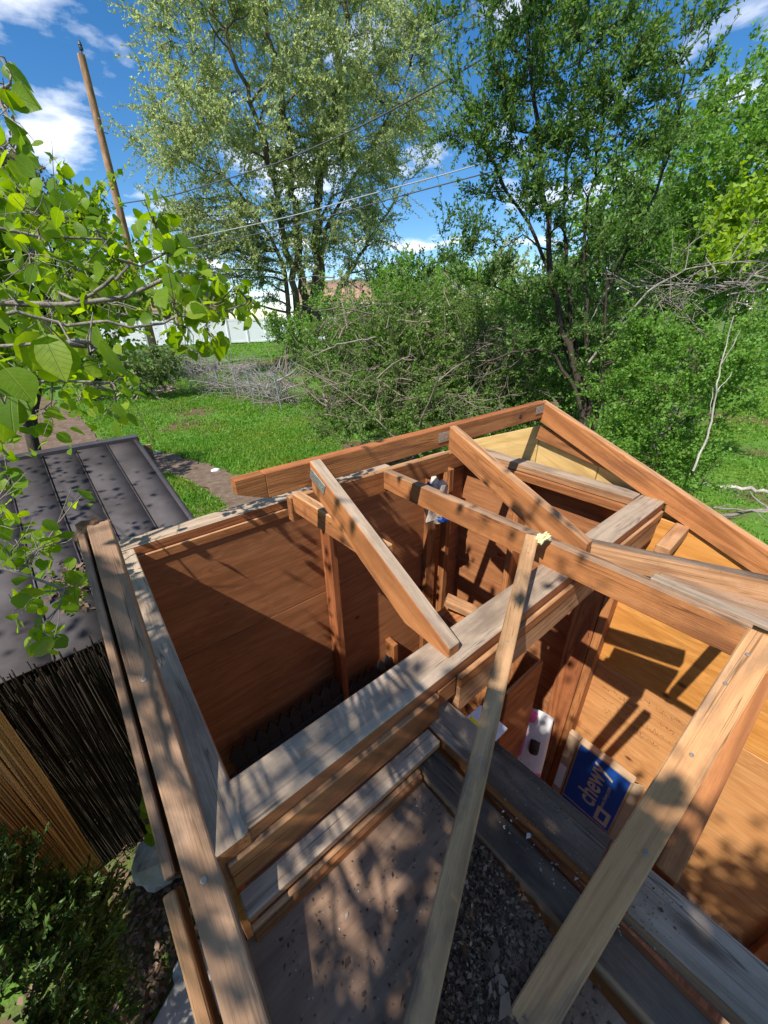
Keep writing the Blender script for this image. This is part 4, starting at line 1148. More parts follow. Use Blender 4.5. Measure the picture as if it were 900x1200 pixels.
def near_tree():
    rng = np.random.default_rng(61)
    base = np.array([-1.9, 1.15, 0.0])
    root = empty('overhanging_tree', tuple(base)); tag(root, 'overhanging tree with round bright green leaves reaching in from the left', 'tree')
    trunk = resample([base, base+[0.08, 0.0, 1.3], base+[0.2, 0.05, 2.4], base+[0.3, -0.1, 3.4], base+[0.3, -0.4, 4.4]], 20)
    limbs = [(trunk, np.linspace(0.11, 0.04, 20))]
    def limb(p, r0, r1):
        q = resample(p, 16); q[1:-1] += rng.normal(size=(14, 3))*0.012
        limbs.append((q, np.linspace(r0, r1, 16)))
    limb([trunk[9], at(-260, 330, 1.5), at(-60, 372, 1.45), at(60, 362, 1.4), at(160, 356, 1.3), at(212, 318, 1.25)], 0.03, 0.004)
    limb([trunk[9], at(-250, 420, 1.5), at(-60, 455, 1.5), at(40, 452, 1.5), at(130, 448, 1.42)], 0.02, 0.003)
    limb([trunk[8], at(-240, 620, 1.4), at(-60, 650, 1.35), at(30, 655, 1.3), at(75, 690, 1.25)], 0.018, 0.003)
    limb([trunk[11], at(-260, 150, 1.4), at(-60, 120, 1.3), at(0, 105, 1.25)], 0.018, 0.004)
    limb([trunk[10], at(-230, 250, 1.6), at(-40, 270, 1.6), at(60, 265, 1.6), at(120, 280, 1.6)], 0.02, 0.003)
    limb([limbs[1][0][11], at(190, 380, 1.25), at(235, 372, 1.22), at(290, 352, 1.28)], 0.006, 0.002)
    limb([limbs[1][0][13], at(190, 300, 1.25), at(185, 258, 1.25)], 0.005, 0.002)
    limb([trunk[9], at(-200, 400, 0.8), at(0, 410, 0.66), at(90, 400, 0.66)], 0.012, 0.002)
    regions = [(55, 402, .62, 16, 3), (108, 392, .70, 12, 2), (18, 468, .75, 18, 4), (10, 75, 1.3, 8, 3), (14, 108, 1.3, 12, 4), (12, 175, 1.2, 14, 6), (8, 140, 1.25, 8, 3),
        (30, 235, 1.6, 30, 16), (75, 258, 1.6, 28, 13), (112, 275, 1.7, 26, 10), (40, 300, 1.5, 36, 20), (95, 320, 1.5, 36, 19), (140, 335, 1.6, 26, 9),
        (183, 262, 1.25, 15, 9), (203, 292, 1.25, 15, 7), (232, 325, 1.2, 12, 5), (203, 345, 1.2, 19, 10), (240, 352, 1.2, 17, 8), (270, 342, 1.3, 15, 9), (287, 360, 1.3, 9, 4),
        (214, 388, 1.2, 17, 8), (248, 396, 1.25, 11, 4), (150, 368, 1.4, 26, 8), (60, 358, 1.4, 36, 14), (15, 350, 1.4, 20, 8),
        (25, 430, 1.5, 28, 13), (78, 440, 1.5, 28, 10), (118, 455, 1.4, 22, 9), (138, 486, 1.4, 7, 3), (62, 490, 1.6, 26, 8), (8, 505, 1.5, 16, 7),
        (14, 560, 1.5, 14, 6), (95, 582, 1.45, 8, 2), (18, 640, 1.3, 16, 8), (58, 640, 1.3, 18, 8), (75, 690, 1.25, 16, 10), (56, 742, 1.2, 12, 7), (28, 705, 1.3, 17, 5), (10, 605, 1.4, 12, 4)]
    tw = []
    for (px, py, d, sp, n) in regions:
        c0 = at(px, py, d); p, _r0 = nearest_on(limbs, c0, False)
        q = wobble(np.array(p), c0, 6, 0.012, rng)
        tw.append((q, np.linspace(0.0035, 0.0014, 6)))
        for k in range(n):
            c = at(px+rng.normal()*sp*0.75, py+rng.normal()*sp*0.75, d*rng.uniform(0.9, 1.12))
            ax = unit(rng.normal(size=3)*0.7+np.array([0.15, 0.1, -0.75]))
            nor = np.array([-0.35, -0.35, 0.75])+rng.normal(size=3)*0.6
            big_leaf(root, c, ax, nor, 0.046*rng.uniform(0.6, 1.15) if d > .8 else 0.05)
            j = rng.integers(2, 6)
            e = c-ax*0.02
            tw.append((np.array([q[j], (q[j]+e)/2+rng.normal(size=3)*0.006, e]), np.array([0.0014, 0.0011, 0.0007])))
    # smaller leaves filling the same sprays
    lv, lf = [], []
    src = []
    for me in LEAF[:4]:
        src.append((np.array([v.co[:] for v in me.vertices]), [list(p.vertices) for p in me.polygons if len(p.vertices) == 4]))
    off = 0
    for (px, py, d, sp, n) in regions:
        if d < 0.9 or py < 200: continue
        for k in range(int(n*2.4)):
            c = at(px+rng.normal()*sp*0.95, py+rng.normal()*sp*0.9, d*rng.uniform(0.95, 1.35))
            x = unit(rng.normal(size=3)*0.7+np.array([0.15, 0.1, -0.7])); z = np.array([-0.35, -0.35, 0.75])+rng.normal(size=3)*0.6
            z = unit(z-x*(z@x)); y = np.cross(z, x)
            vv, ff = src[rng.integers(4)]
            s_ = 0.042*rng.uniform(0.55, 1.1)
            lv.append(c+s_*(vv[:, :1]*x+vv[:, 1:2]*y+vv[:, 2:3]*z)); lf.append(np.array(ff)+off); off += len(vv)
    link('foliage', np_mesh('foliage', np.concatenate(lv), np.concatenate(lf)), M['leaf_near'], root, smooth=True)['kind'] = 'stuff'
    # the rest of the crown, above and behind the eye: unseen clusters placed to throw the dappled shade
    sd = -np.array(SUN_DIR)
    C, A = [], []
    def shade(n, lo, hi, z, t0, t1, m_, rad=0.16):
        for k in range(n):
            p = np.array([rng.uniform(lo[0], hi[0]), rng.uniform(lo[1], hi[1]), rng.uniform(*z)+CAMZ])
            t_ = rng.uniform(t0, t1); c = p+sd*t_
            v = c-np.array([0, 0, CAMZ]); dz = v@_f
            if dz > 0.05:
                X, Y = 450+FPX*(v@_r)/dz, 600-FPX*(v@_u)/dz
                if -70 < X < 970 and -80 < Y < 1280: continue
            if np.linalg.norm(v) < 0.35: continue
            q0, _ = nearest_on(limbs, c, True)
            w_ = wobble(np.array(q0), c, 6, 0.03, rng)
            def seen(w):
                w = resample(w, 30)-np.array([0, 0, CAMZ]); z_ = w@_f
                a_, b_ = 450+FPX*(w@_r)/np.maximum(z_, 1e-3), 600-FPX*(w@_u)/np.maximum(z_, 1e-3)
                return bool(np.any((z_ > 0.02) & (a_ > -40) & (a_ < 940) & (b_ > -40) & (b_ < 1240)) or np.any(np.linalg.norm(w, axis=1) < 0.3))
            if k % 2 == 0 and not seen(w_): tw.append((w_, np.linspace(0.006, 0.0015, 6)))
            cc = c+rng.normal(size=(m_, 3))*rad*0.6
            C.append(cc); A.append(rng.normal(size=(m_, 3))+np.array([0, 0, -0.7]))
    shade(62, (-0.05, -0.7), (0.40, 0.10), (-0.9, -0.9), 1.3, 2.8, 60, 0.12)       # deck
    shade(70, (-0.1, -0.7), (0.55, 0.04), (-0.9, -0.86), 1.6, 3.4, 60, 0.12)
    shade(1, (0.05, 0.15), (0.40, 0.30), (-0.88, -0.86), 1.4, 2.8, 10)
    shade(11, (-0.1, 0.1), (0.02, 1.1), (-0.75, -0.45), 1.4, 2.6, 12)        # left rafter
    shade(22, (0.44, -0.1), (0.54, 0.28), (-0.86, -0.84), 1.8, 3.2, 34)
    shade(8, (0.44, -0.5), (0.60, -0.1), (-0.86, -0.84), 1.8, 3.2, 16)
    shade(46, (1.8, -1.0), (1.84, -0.42), (-2.9, -2.1), 4.8, 6.2, 50)       # right wall foot: added leaves standing in for the viewer's shadow
    shade(9, (0.05, 0.8), (0.5, 1.46), (-1.6, -0.8), 1.8, 3.2, 18)            # back wall
    shade(2, (0.1, 0.38), (1.0, 0.48), (-0.72, -0.72), 1.6, 3.4, 10)         # header
    shade(8, (0.3, 0.5), (1.2, 1.3), (-0.6, -0.4), 1.8, 3.4, 12)
    shade(44, (-0.55, 0.5), (-0.1, 2.0), (-2.9, -2.0), 1.6, 3.6, 56, 0.2)       # foot of the wall
    shade(16, (-0.7, 2.0), (0.3, 3.8), (-1.3, -1.0), 1.8, 3.6, 26, 0.22)            # metal roof
    C = np.concatenate(C); A = np.concatenate(A); sz = rng.uniform(0.7, 1.2, len(C))
    leaf_obj('crown', C, A, 0.055*sz, 0.046*sz, 'leaf_crown', root, 'stuff', rng)
    tube_obj('trunk', limbs[:1], 'bark_dark', root, 9)
    for q in limbs[1:]: tube_obj('limb', [q], 'bark_grey', root, 6)
    tube_obj('twigs', tw, 'bark_grey', root, 4, 'stuff')
near_tree()

# ---- trees and bushes
def px_scale(px, py, d):
    v = at(px, py, d)-np.array([0, 0, CAMZ]); return float(v@_f)/FPX
def ell(px, py, d, rx, ry, rd=None):
    s = px_scale(px, py, d); return (at(px, py, d), (rx*s, (rd if rd is not None else (rx+ry)/2)*s, ry*s))
def stem(pts, r0, r1):
    out_ = []
    for i, p in enumerate(pts): out_.append(at(*p))
    return (out_, r0, r1)
def base_of(px, d):
    p = at(px, 500, d); return np.array([p[0], p[1], ground_h(p[0], p[1])-0.05])

def elm():
    rng = np.random.default_rng(71); d = 23
    b = base_of(362, d)
    def st_(pts, r0, r1): return ([b+rng.normal(size=3)*[0.25, 0.25, 0]] + [at(x, y, d+dd) for x, y, dd in pts], r0, r1)
    stems = [st_([(373, 380, 0), (372, 300, 0), (371, 230, .5), (380, 170, .5), (396, 90, 1), (406, 10, 1), (412, -70, 1)], 0.34, 0.08),
             st_([(362, 380, .4), (352, 310, 0), (344, 230, 0), (334, 140, -1), (320, 60, -1), (300, -30, -1)], 0.28, 0.07),
             st_([(350, 380, 0), (338, 300, -1), (318, 200, -1), (290, 110, -2), (262, 30, -2)], 0.22, 0.06),
             st_([(385, 370, 0), (408, 318, .5), (434, 282, 1), (462, 235, 1)], 0.16, 0.04),
             st_([(340, 390, -.5), (333, 310, -.5), (300, 250, -1), (260, 205, -1.5)], 0.17, 0.04),
             st_([(372, 300, 0), (400, 230, 1.5), (445, 160, 2), (480, 80, 2)], 0.14, 0.04)]
    E_ = [ell(320, 60, d, 150, 115), ell(255, 200, d-1, 92, 92), ell(228, 265, d-1.5, 66, 52), ell(430, 50, d+1, 85, 95), ell(395, 200, d, 90, 85),
          ell(305, 290, d-1, 90, 50), ell(455, 215, d+1, 55, 60), ell(300, -60, d, 160, 80), ell(195, 330, d-1, 40, 30), ell(480, 110, d+2, 50, 80), ell(420, 300, d+1, 50, 35), ell(215, 180, d-1, 55, 70), ell(270, 340, d-2, 60, 28), ell(360, 130, d-2, 80, 70), ell(400, 345, d-2, 55, 26), ell(215, 300, d-2, 50, 36)]
    make_tree('elm_tree', 'tall airy elm with grey green leaves rising behind the lawn', 'tree', stems, blob_clusters(E_, 470, rng, 0.2, (0.9, 1.6)),
              'leaf_elm', 'bark_elm', (0.12, 0.058), 26, 0.75, 18, 72, droop=0.25, upbias=0.0, twig_r=0.008, branch_r=0.06, spread=0.9, base=b)
elm()
def side_tree():
    rng = np.random.default_rng(81); d = 6.0; b = base_of(690, d)
    def st_(pts, r0, r1, s=(0.12, 0.12, 0)): return ([b+rng.normal(size=3)*s] + [at(x, y, d+dd) for x, y, dd in pts], r0, r1)
    stems = [st_([(690, 500, 0), (672, 430, 0), (652, 350, 0), (641, 280, 0), (633, 200, .1), (624, 100, .2), (614, 0, .3), (608, -70, .3)], 0.055, 0.015),
             st_([(688, 500, 0), (668, 400, .1), (640, 300, .2), (600, 230, .3), (570, 180, .3), (545, 125, .4)], 0.045, 0.010),
             st_([(692, 490, 0), (688, 420, 0), (688, 345, .1), (680, 285, .1), (698, 200, .2), (706, 130, .2)], 0.042, 0.010),
             st_([(700, 490, .1), (704, 400, .2), (716, 325, .2), (762, 242, .2), (790, 170, .2), (800, 90, .3)], 0.040, 0.010),
             st_([(684, 480, -.2), (660, 430, -.2), (641, 405, -.3), (600, 412, -.4), (556, 432, -.5)], 0.040, 0.010),
             st_([(686, 480, .1), (652, 380, .2), (590, 338, .3), (520, 318, .4)], 0.030, 0.008),
             st_([(708, 500, -.4), (706, 440, -.4), (709, 385, -.4), (712, 330, -.4)], 0.022, 0.010),
             st_([(690, 480, .2), (668, 380, .3), (660, 260, .4), (668, 120, .5), (690, 20, .5), (700, -50, .5)], 0.038, 0.010)]
    E_ = [ell(600, 90, d, 75, 85), ell(690, 70, d, 95, 85), ell(778, 90, d, 52, 75), ell(560, 190, d, 55, 60), ell(645, 215, d, 75, 50), ell(745, 180, d, 60, 60),
          ell(700, 285, d, 85, 45), ell(560, 300, d, 65, 34), ell(650, -40, d, 150, 60), ell(640, 370, d, 70, 45), ell(720, 400, d, 50, 60), ell(530, 40, d+.4, 30, 50)]
    make_tree('multi_stem_tree', 'dark stemmed leafy tree behind the far right corner of the shed', 'tree', stems, blob_clusters(E_, 230, rng, 0.15, (0.22, 0.45)),
              'leaf_willow', 'bark_dark', (0.05, 0.021), 74, 0.26, 14, 82, upbias=0.35, twig_r=0.003, branch_r=0.012, spread=0.7, base=b)
side_tree()
def bush(name, label, b, ells, n, lm, bk, leaf, per, tl, ntw, seed, cat='bush', rad=(0.2, 0.4), r0=0.02, nst=6, upb=0.3, group=None, spread=0.8, twr=0.002):
    rng = np.random.default_rng(seed)
    stems = []
    for k in range(nst):
        c, s = ells[k % len(ells)]
        tip = np.array(c)+rng.normal(size=3)*np.array(s)*0.35
        o = b+rng.normal(size=3)*np.array([0.25, 0.25, 0])*max(s)
        stems.append(([o, o*0.6+tip*0.4+np.array([0, 0, 0.15*max(s)]), tip], r0, r0*0.3))
    return make_tree(name, label, cat, stems, blob_clusters(ells, n, rng, 0.3, rad), lm, bk, leaf, per, tl, ntw, seed+1, group=group, upbias=upb, twig_r=twr, branch_r=r0*0.6, spread=spread, base=b)
bush('leafy_bush', 'bright green rounded bush right of the shed peak', base_of(790, 4.9),
     [ell(795, 470, 4.9, 78, 78), ell(765, 545, 4.6, 58, 60), ell(845, 425, 5.2, 45, 52), ell(735, 440, 5.2, 40, 60), ell(822, 570, 4.4, 36, 40), ell(740, 520, 5, 40, 60)],
     210, 'leaf_bush', 'bark_dark', (0.032, 0.021), 95, 0.20, 13, 91, rad=(0.16, 0.32))
bush('thicket', 'tangled green thicket behind the ridge board', base_of(480, 7.2),
     [ell(430, 425, 7.4, 66, 55), ell(515, 400, 7.4, 78, 60), ell(480, 480, 6.8, 90, 42), ell(585, 440, 7.2, 58, 60), ell(400, 500, 6.4, 44, 36), ell(560, 500, 6.6, 70, 40), ell(376, 450, 7.2, 26, 60)],
     330, 'leaf_thicket', 'dead_twig', (0.045, 0.026), 75, 0.30, 14, 93, rad=(0.25, 0.5), cat='bush')
bush('thicket', 'fresh green sapling growth left of the dark stemmed tree', base_of(470, 8.4),
     [ell(455, 370, 8.4, 60, 40), ell(540, 350, 8.6, 70, 40), ell(610, 390, 8.2, 50, 50), ell(395, 400, 8.4, 45, 45), ell(480, 430, 8.2, 110, 50), ell(500, 325, 8.8, 60, 24)],
     230, 'leaf_bush', 'dead_twig', (0.05, 0.028), 62, 0.32, 13, 95, rad=(0.25, 0.5))
bush('hedge_bush', 'tall green hedge at the upper right behind dead branches', base_of(780, 8.6),
     [ell(860, 190, 8.6, 62, 80), ell(890, 290, 8.2, 60, 60), ell(820, 270, 8.8, 55, 60), ell(770, 330, 8.4, 55, 45), ell(950, 220, 8.6, 70, 90), ell(850, 360, 7.8, 70, 30), ell(885, 125, 8.8, 50, 45), ell(800, 200, 9.2, 45, 55)],
     250, 'leaf_bush', 'bark_grey', (0.06, 0.034), 48, 0.34, 13, 97, rad=(0.3, 0.6), nst=3, r0=0.03)
bush('yellow_green_bush', 'yellow green leaves at the right edge above the dead branches', base_of(800, 8.0),
     [ell(880, 262, 7.4, 34, 34), ell(868, 300, 7.2, 28, 18)], 26, 'leaf_yellowish', 'bark_grey', (0.075, 0.06), 40, 0.3, 10, 99, rad=(0.2, 0.4), nst=2)
bush('dark_hedge', 'dark green hedge filling the shade below the dark stemmed tree', base_of(680, 8.6),
     [ell(660, 430, 8.6, 90, 70), ell(740, 380, 8.8, 60, 60), ell(620, 500, 7.8, 60, 40)], 200, 'leaf_willow', 'bark_dark', (0.055, 0.03), 60, 0.32, 13, 101, rad=(0.3, 0.5))
# far trees along the horizon
far = [(480, 335, 26, 46, 26, 'leaf_hedge', 'low green tree beyond the thicket left of the dark stems'), (580, 340, 24, 60, 32, 'leaf_elm', 'pale green tree far behind the dark stemmed tree'),
       (690, 335, 22, 60, 36, 'leaf_hedge', 'dark far tree showing between the stems at the right'), (800, 300, 22, 70, 56, 'leaf_willow', 'dense far tree behind the tall hedge'),
       (900, 290, 22, 70, 60, 'leaf_hedge', 'dense far tree at the right edge of the view'), (745, 245, 20, 62, 56, 'leaf_bush', 'light green far tree between the dark stems and the tall hedge'), (20, 235, 22, 34, 46, 'leaf_far', 'olive brown far tree at the left edge under the cloud'),
       (100, 330, 30, 60, 34, 'leaf_elm', 'pale far tree behind the utility pole')]
for i, (x, y, d, rx, ry, lm, lb) in enumerate(far):
    bush('far_tree', lb, base_of(x, d), [ell(x, y, d, rx, ry), ell(x-rx*0.4, y+ry*0.5, d, rx*0.7, ry*0.7), ell(x+rx*0.45, y+ry*0.45, d, rx*0.7, ry*0.7)], 60, lm, 'bark_elm', (0.22, 0.12), 9, 0.9, 12, 110+i*2,
         cat='tree', rad=(0.8, 1.6), r0=0.12, group='far trees along the horizon', twr=0.008)
for i, (x, y, d, rx, ry, lm, lb) in enumerate([(165, 428, 18, 44, 20, 'leaf_hedge', 'low dark shrub at the left end of the grey brush'), (105, 432, 19, 40, 20, 'leaf_hedge', 'low dark shrub left of the utility pole foot'),
        (338, 385, 21, 22, 28, 'leaf_bush', 'green shrub at the foot of the elm'), (400, 410, 19, 40, 16, 'leaf_hedge', 'low shrub right of the elm foot')]):
    bush('garden_shrub', lb, base_of(x, d), [ell(x, y, d, rx, ry), ell(x+rx*0.5, y+ry*0.2, d, rx*0.6, ry*0.8)], 46, lm, 'dead_twig', (0.14, 0.08), 14, 0.5, 11, 140+i*2, rad=(0.4, 0.8), r0=0.04, group='shrubs across the lawn', twr=0.005)
# the tree standing behind the metal roof
def roof_tree():
    rng = np.random.default_rng(151); d = 4.8; b = base_of(40, d)
    st_ = [([b, at(44, 540, d), at(38, 480, d), at(45, 420, d), at(60, 340, d), at(80, 260, d)], 0.075, 0.02), ([at(40, 500, d), at(0, 430, d), at(-40, 340, d)], 0.05, 0.015), ([at(45, 430, d), at(110, 370, d), at(160, 330, d)], 0.035, 0.01)]
    make_tree('roof_side_tree', 'dark trunked tree standing behind the dark metal roof', 'tree', st_, blob_clusters([ell(40, 290, d, 85, 85), ell(110, 320, d, 60, 60), ell(40, 410, d, 90, 50), ell(-60, 330, d, 80, 110)], 100, rng, 0.2, (0.2, 0.4)),
              'leaf_near', 'bark_dark', (0.055, 0.045), 60, 0.28, 10, 152, upbias=0.1, twig_r=0.003, branch_r=0.012, base=b)
roof_tree()

bush('garden_tree', 'leafy tree at the far left that shades the lawn', np.array([-1.5, 8.3, -0.02]), [((-1.5, 8.4, 3.6), (0.9, 1.0, 0.8)), ((-1.2, 9.3, 3.2), (0.7, 0.8, 0.6))], 70, 'leaf_near', 'bark_dark', (0.07, 0.05), 40, 0.3, 10, 155, cat='tree', rad=(0.25, 0.5), r0=0.06, nst=3)
# ---- dead brush, fence wire, fallen branches
def brush(name, label, spots, n, ln, r, mat, seed, cat='brush', up=0.5, group=None, kind=None):
    rng = np.random.default_rng(seed); paths = []
    for k in range(n):
        px, py, d, sx, sy = spots[rng.integers(len(spots))]
        c = at(px+rng.normal()*sx*0.5, py+rng.normal()*sy*0.5, d*rng.uniform(0.95, 1.05))
        c[2] = max(c[2], ground_h(c[0], c[1])+0.02)
        dr = unit(rng.normal(size=3)*np.array([1, 1, 0.6])+np.array([0, 0, up])); l = ln*rng.lognormal(0, 0.45)
        e = c+dr*l; e[2] = max(e[2], 0.03)
        q = wobble(c, e, 5, l*0.05, rng, sag=rng.uniform(-.1, .1)*l)
        rr = r*rng.lognormal(0, 0.5)
        paths.append((q, np.linspace(rr, rr*0.35, 5)))
        for j in range(2):
            s = q[rng.integers(1, 4)]; e2 = s+unit(dr+rng.normal(size=3)*0.8)*l*0.4
            paths.append((wobble(s, e2, 4, l*0.03, rng), np.linspace(rr*0.5, rr*0.2, 4)))
    o = tube_obj(name, paths, mat, None, 4, 'stuff'); tag(o, label, cat); return o
brush('dead_brush', 'dry tangled brown branches heaped behind the ridge board', [(480, 440, 6.6, 90, 60), (420, 400, 7, 60, 60), (540, 480, 6.2, 70, 40), (580, 420, 6.8, 60, 60), (400, 470, 6.4, 50, 40)], 330, 0.55, 0.006, 'dead_twig', 161, up=0.2)
brush('grey_brush', 'grey leafless brush grown along the wire fence', [(225, 430, 19, 22, 16), (250, 440, 18, 28, 22), (280, 445, 17, 28, 24), (310, 455, 15.5, 24, 20), (330, 460, 15, 20, 16)], 620, 0.75, 0.010, 'dead_grey', 163, up=0.3)
brush('bare_twigs', 'pale bare twigs spread across the upper right hedge', [(820, 320, 6.4, 90, 22), (770, 350, 6.4, 60, 26), (870, 340, 6.6, 40, 20)], 90, 0.5, 0.006, 'bark_grey', 165, up=0.1)
def branch(name, label, pts, r0, r1, mat, side=3, seed=1, group=None):
    rng = np.random.default_rng(seed); q = resample([at(*p) for p in pts], 18); q[1:-1] += rng.normal(size=(16, 3))*r0*0.45
    paths = [(q, np.linspace(r0, r1, 18))]
    for k in range(side):
        i = rng.integers(4, 16); l = np.linalg.norm(q[-1]-q[0])*0.22
        e = q[i]+unit(unit(q[i+1]-q[i])+rng.normal(size=3)*0.6)*l
        paths.append((wobble(q[i], e, 5, l*0.05, rng), np.linspace(r0*0.45, r1*0.5, 5)))
    o = tube_obj(name, paths, mat, None, 7); tag(o, label, 'branch', group)
branch('bare_branch', 'white bare branch standing upright in the bright green bush', [(812, 552, 3.9), (832, 505, 4.0), (838, 460, 4.0), (852, 400, 4.1), (860, 370, 4.1)], 0.009, 0.003, 'bark_white', 3, 171)
branch('fallen_branch', 'upper pale fallen branch lying on the right lawn', [(800, 564, 5.6), (850, 570, 5.7), (940, 584, 5.8)], 0.024, 0.02, 'bark_white', 1, 172)
branch('fallen_branch', 'lower forked grey branch lying on the right lawn', [(790, 612, 4.9), (830, 608, 5.0), (870, 600, 5.1), (960, 592, 5.2)], 0.024, 0.016, 'bark_grey', 3, 173)
branch('fallen_branch', 'grey thin branch arching over the lower fallen one', [(796, 606, 4.9), (820, 593, 5.0), (850, 596, 5.0), (900, 600, 5.1)], 0.012, 0.008, 'bark_grey', 2, 174)
branch('bare_branch', 'long pale dead branch slanting up through the right hedge', [(690, 425, 5.6), (725, 380, 5.7), (765, 335, 5.8), (815, 312, 6.0), (855, 308, 6.1)], 0.016, 0.005, 'bark_grey', 6, 175)
branch('bare_branch', 'pale dead branch crossing the brush above the ridge', [(440, 395, 6.4), (400, 402, 6.4), (360, 420, 6.5)], 0.014, 0.005, 'bark_grey', 5, 176)
branch('bare_branch', 'curved grey branch in the thicket behind the second rafter', [(520, 320, 6.6), (545, 345, 6.6), (565, 352, 6.6), (575, 340, 6.6)], 0.012, 0.006, 'bark_grey', 3, 177)
branch('bare_branch', 'dead limb leaning out of the brush beside the lawn', [(470, 520, 6.0), (430, 480, 6.1), (395, 455, 6.2), (350, 430, 6.3)], 0.014, 0.005, 'dead_twig', 6, 178)

WF = empty('wire_fence', tuple(base_of(300, 15))); tag(WF, 'leaning wire fence with thin steel posts in the grey brush', 'fence')
wfp = [(236, 440, 19), (268, 455, 17.5), (303, 470, 15.2), (333, 478, 14)]
tops = []
for (x, y, d) in wfp:
    b = base_of(x, d); tp = b+np.array([-0.12, 0.02, 1.25]); tops.append((b, tp))
    tube_obj('post', [(np.array([b, tp]), np.array([0.028, 0.028]))], 'steel', WF, 6)
for fr_ in (0.35, 0.65, 0.95):
    tube_obj('wire', [(np.array([b+(t_-b)*fr_ for b, t_ in tops]), np.full(4, 0.006))], 'steel', WF, 4)

# ---- things on the lawn
def lawn_box(name, label, px, py, size, rz, mat, cat, tilt=0.0):
    p = on_ground(px, py); root = empty(name, tuple(p)); tag(root, label, cat)
    root.rotation_euler = (tilt, 0, rz)
    for k in range(4):
        o = slab('plank', (0, 0, 0), (size[0], size[1]/4.6, size[2]), mat, root, 0.005)
        o.matrix_basis = Matrix.Translation((0, (k-1.5)*size[1]/4, size[2]*0.5+0.02*(k % 2)))
lawn_box('wood_pallet', 'grey weathered planks lying on the grass near the grey brush', 193, 459, (1.1, 0.7, 0.12), 0.6, 'grey_wood', 'pallet', 0.25)
lawn_box('plank_pile', 'pale grey planks on the ground at the back of the lawn', 158, 441, (1.7, 1.2, 0.15), 0.2, 'grey_wood', 'planks', 0.05)
lawn_box('plank_pile', 'low stack of dark boards left of the pale planks', 120, 441, (1.2, 0.9, 0.2), -0.2, 'brown_wood', 'planks', 0.0)
rk = on_ground(253, 553); rock('rock', tuple(rk+[0, 0, 0.03]), (0.09, 0.06, 0.05), 9, 'small white stone at the edge of the dirt path', 'paper')
rk = on_ground(182, 533); rock('rock', tuple(rk+[0, 0, 0.03]), (0.14, 0.07, 0.05), 10, 'flat grey stone beside the dark metal roof', 'stone')
stk = tube_obj('garden_stake', [(np.array([on_ground(181, 522), on_ground(170, 505)+[0, 0, 0.35], on_ground(166, 500)+[0, 0, 0.75]]), np.array([0.012, 0.01, 0.008]))], 'bark_dark', None, 6)
tag(stk, 'thin dark stake leaning in the grass behind the metal roof', 'stake')

# ---- white vinyl fence and houses
WFN = empty('white_fence', tuple(base_of(250, 38))); tag(WFN, 'white vinyl privacy fence at the back of the far lawn', 'fence')
fa, fb = base_of(40, 38.5), base_of(400, 37.5)
nf = 16
for k in range(nf+1):
    p = fa+(fb-fa)*k/nf
    slab('post', p+np.array([-0.07, -0.07, 0]), p+np.array([0.07, 0.07, 1.98]), 'white_paint', WFN, 0.01)
    if k < nf:
        q = fa+(fb-fa)*(k+1)/nf
        for z0, z1, t_ in ((0.12, 0.26, 0.05), (1.68, 1.84, 0.05)):
            board('rail', p+np.array([0, 0, z1]), q+np.array([0, 0, z1]), t_, z1-z0, 'white_paint', WFN, bev=0.004)
        board('panel', p+(q-p)*0.04+np.array([0, 0, 1.70]), p+(q-p)*0.96+np.array([0, 0, 1.70]), 0.03, 1.5, 'white_paint', WFN, bev=0)
def house(name, label, px, d, w, dp, eave, ridge, wall, roof, rot):
    b = base_of(px, d); root = empty(name, tuple(b)); tag(root, label, 'house'); root.rotation_euler = (0, 0, rot)
    def put(o, loc): o.matrix_basis = Matrix.Translation(loc)
    def bx(n_, lo, hi, mt, par=root):
        o = slab(n_, (0, 0, 0), Vector(hi)-Vector(lo), mt, par, 0.01); o.matrix_basis = Matrix.Translation((Vector(lo)+Vector(hi))/2); return o
    bx('wall', (-w/2, 0, 0), (w/2, dp, eave), wall)
    for sgn in (-1, 1):
        y0, y1 = (-0.5, dp/2) if sgn < 0 else (dp+0.5, dp/2)
        v = [(-w/2-.4, y0, eave-0.1), (w/2+.4, y0, eave-0.1), (w/2+.4, y1, ridge), (-w/2-.4, y1, ridge)]
        v += [(x, y, z+0.12) for x, y, z in v]
        f = [(0, 1, 2, 3), (4, 7, 6, 5), (0, 4, 5, 1), (1, 5, 6, 2), (2, 6, 7, 3), (3, 7, 4, 0)]
        o = link('roof', np_mesh('roof', v, f), M[roof]); o.parent = root
        fa_ = bx('fascia', (-w/2-.4, min(y0, y0+sgn*0.03), eave-0.28), (w/2+.4, max(y0, y0+sgn*0.03), eave-0.1), 'house_wall_pale')
    for x in (-w*0.34, -w*0.08, w*0.26):
        g = bx('window', (x-0.75, -0.06, eave-1.75), (x+0.75, 0.02, eave-0.55), 'house_wall_pale')
        p = slab('pane', (0, 0, 0), (1.3, 0.04, 1.0), 'glass', g, 0.004); p.matrix_basis = Matrix.Translation((0, -0.045, 0))
    bx('chimney', (w*0.2, dp/2-.3, ridge-0.4), (w*0.2+.6, dp/2+.3, ridge+0.7), 'house_wall')
house('house', 'low brown house with tan roof behind the white fence', 215, 45, 13, 8, 2.6, 4.4, 'house_wall', 'shingle', -0.15)
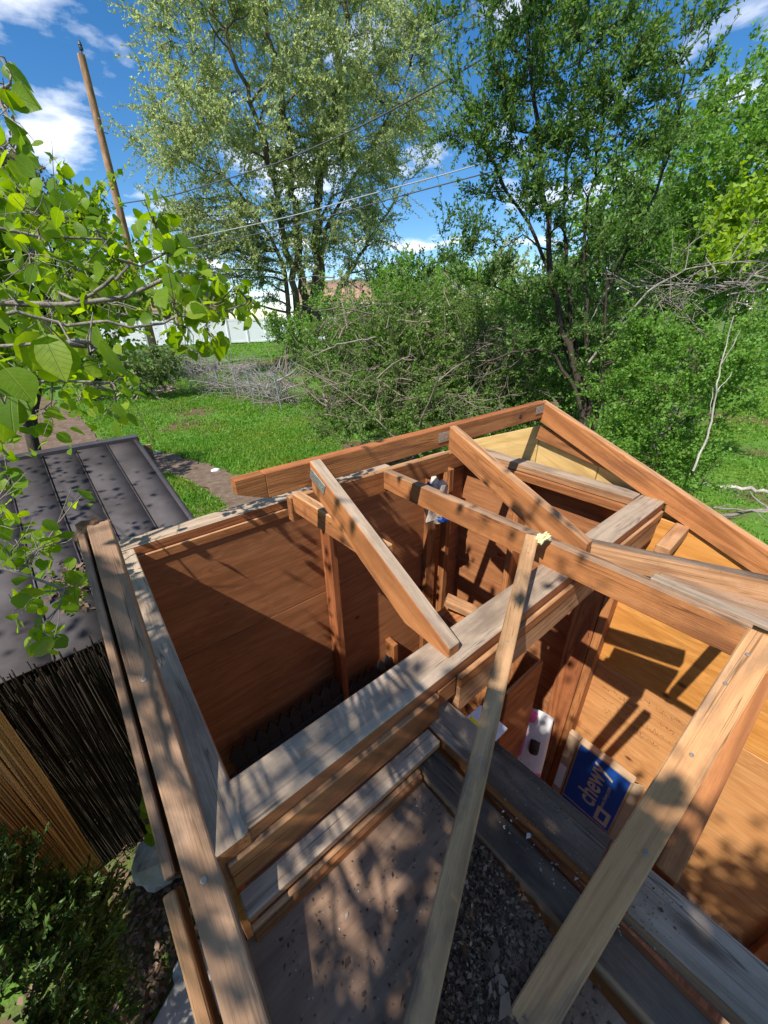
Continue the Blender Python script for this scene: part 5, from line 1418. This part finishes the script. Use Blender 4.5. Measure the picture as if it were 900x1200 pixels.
house('house', 'brown roofed house half hidden behind the elm trunks', 425, 44, 12, 8, 3.2, 5.2, 'house_wall', 'shingle', -0.7)
house('house', 'grey roofed house at the left behind the leafy tree', 60, 50, 12, 8, 2.7, 4.8, 'house_wall_pale', 'shingle_grey', 0.2)

# ---- utility pole and wires
pb = base_of(140, 24); 
UP = empty('utility_pole', tuple(pb)); tag(UP, 'tall bare wooden utility pole at the left against the sky', 'pole')
ptop = at(95, 64, 24); pbot = at(178, 400, 24); pbot = pbot+(pbot-ptop)*0.12; pbot[2] = min(pbot[2], pb[2])
tube_obj('pole', [(np.linspace(pbot, ptop, 12), np.linspace(0.19, 0.13, 12))], 'pole_wood', UP, 12)
ins = lathe_mesh('insulator', [(0.02, 0), (0.02, 0.14), (0.075, 0.15), (0.08, 0.22), (0.05, 0.27), (0.075, 0.28), (0.06, 0.36), (0.02, 0.42)], 10)
o = link('insulator', ins, M['insulator'], UP); place(o, Matrix.Translation(Vector(ptop)+Vector((0.05, 0, -0.02))))
for zz in (2.2, 4.6):
    tube_obj('bolt', [(np.array([ptop+[-0.22, 0, -zz], ptop+[0.25, 0.05, -zz]]), np.array([0.02, 0.02]))], 'steel', UP, 6)
def wirel(label, pts, r, mat='wire'):
    q = resample([at(*p) for p in pts], 40)
    o = tube_obj('overhead_wire', [(q, np.full(40, r))], mat, None, 5); tag(o, label, 'wire', 'overhead wires')
wirel('thick dark overhead cable sagging from the utility pole', [(140, 239, 24), (200, 230, 19.5), (330, 190, 17), (430, 145, 15), (520, 96, 13), (600, 48, 11.5), (720, -40, 9.5)], 0.021)
wirel('pale overhead wire, upper of the two crossing the elm', [(150, 296, 24), (225, 279, 19.5), (340, 254, 17.5), (440, 226, 16), (520, 205, 15), (620, 175, 14), (760, 130, 13), (900, 88, 12), (1000, 50, 11)], 0.018, 'wire_pale')
wirel('dark overhead wire, lower of the two crossing the elm', [(150, 304, 24), (235, 288, 19.5), (340, 266, 17.5), (440, 238, 16), (520, 216, 15), (620, 190, 14), (760, 146, 13), (900, 103, 12), (1000, 68, 11)], 0.018)
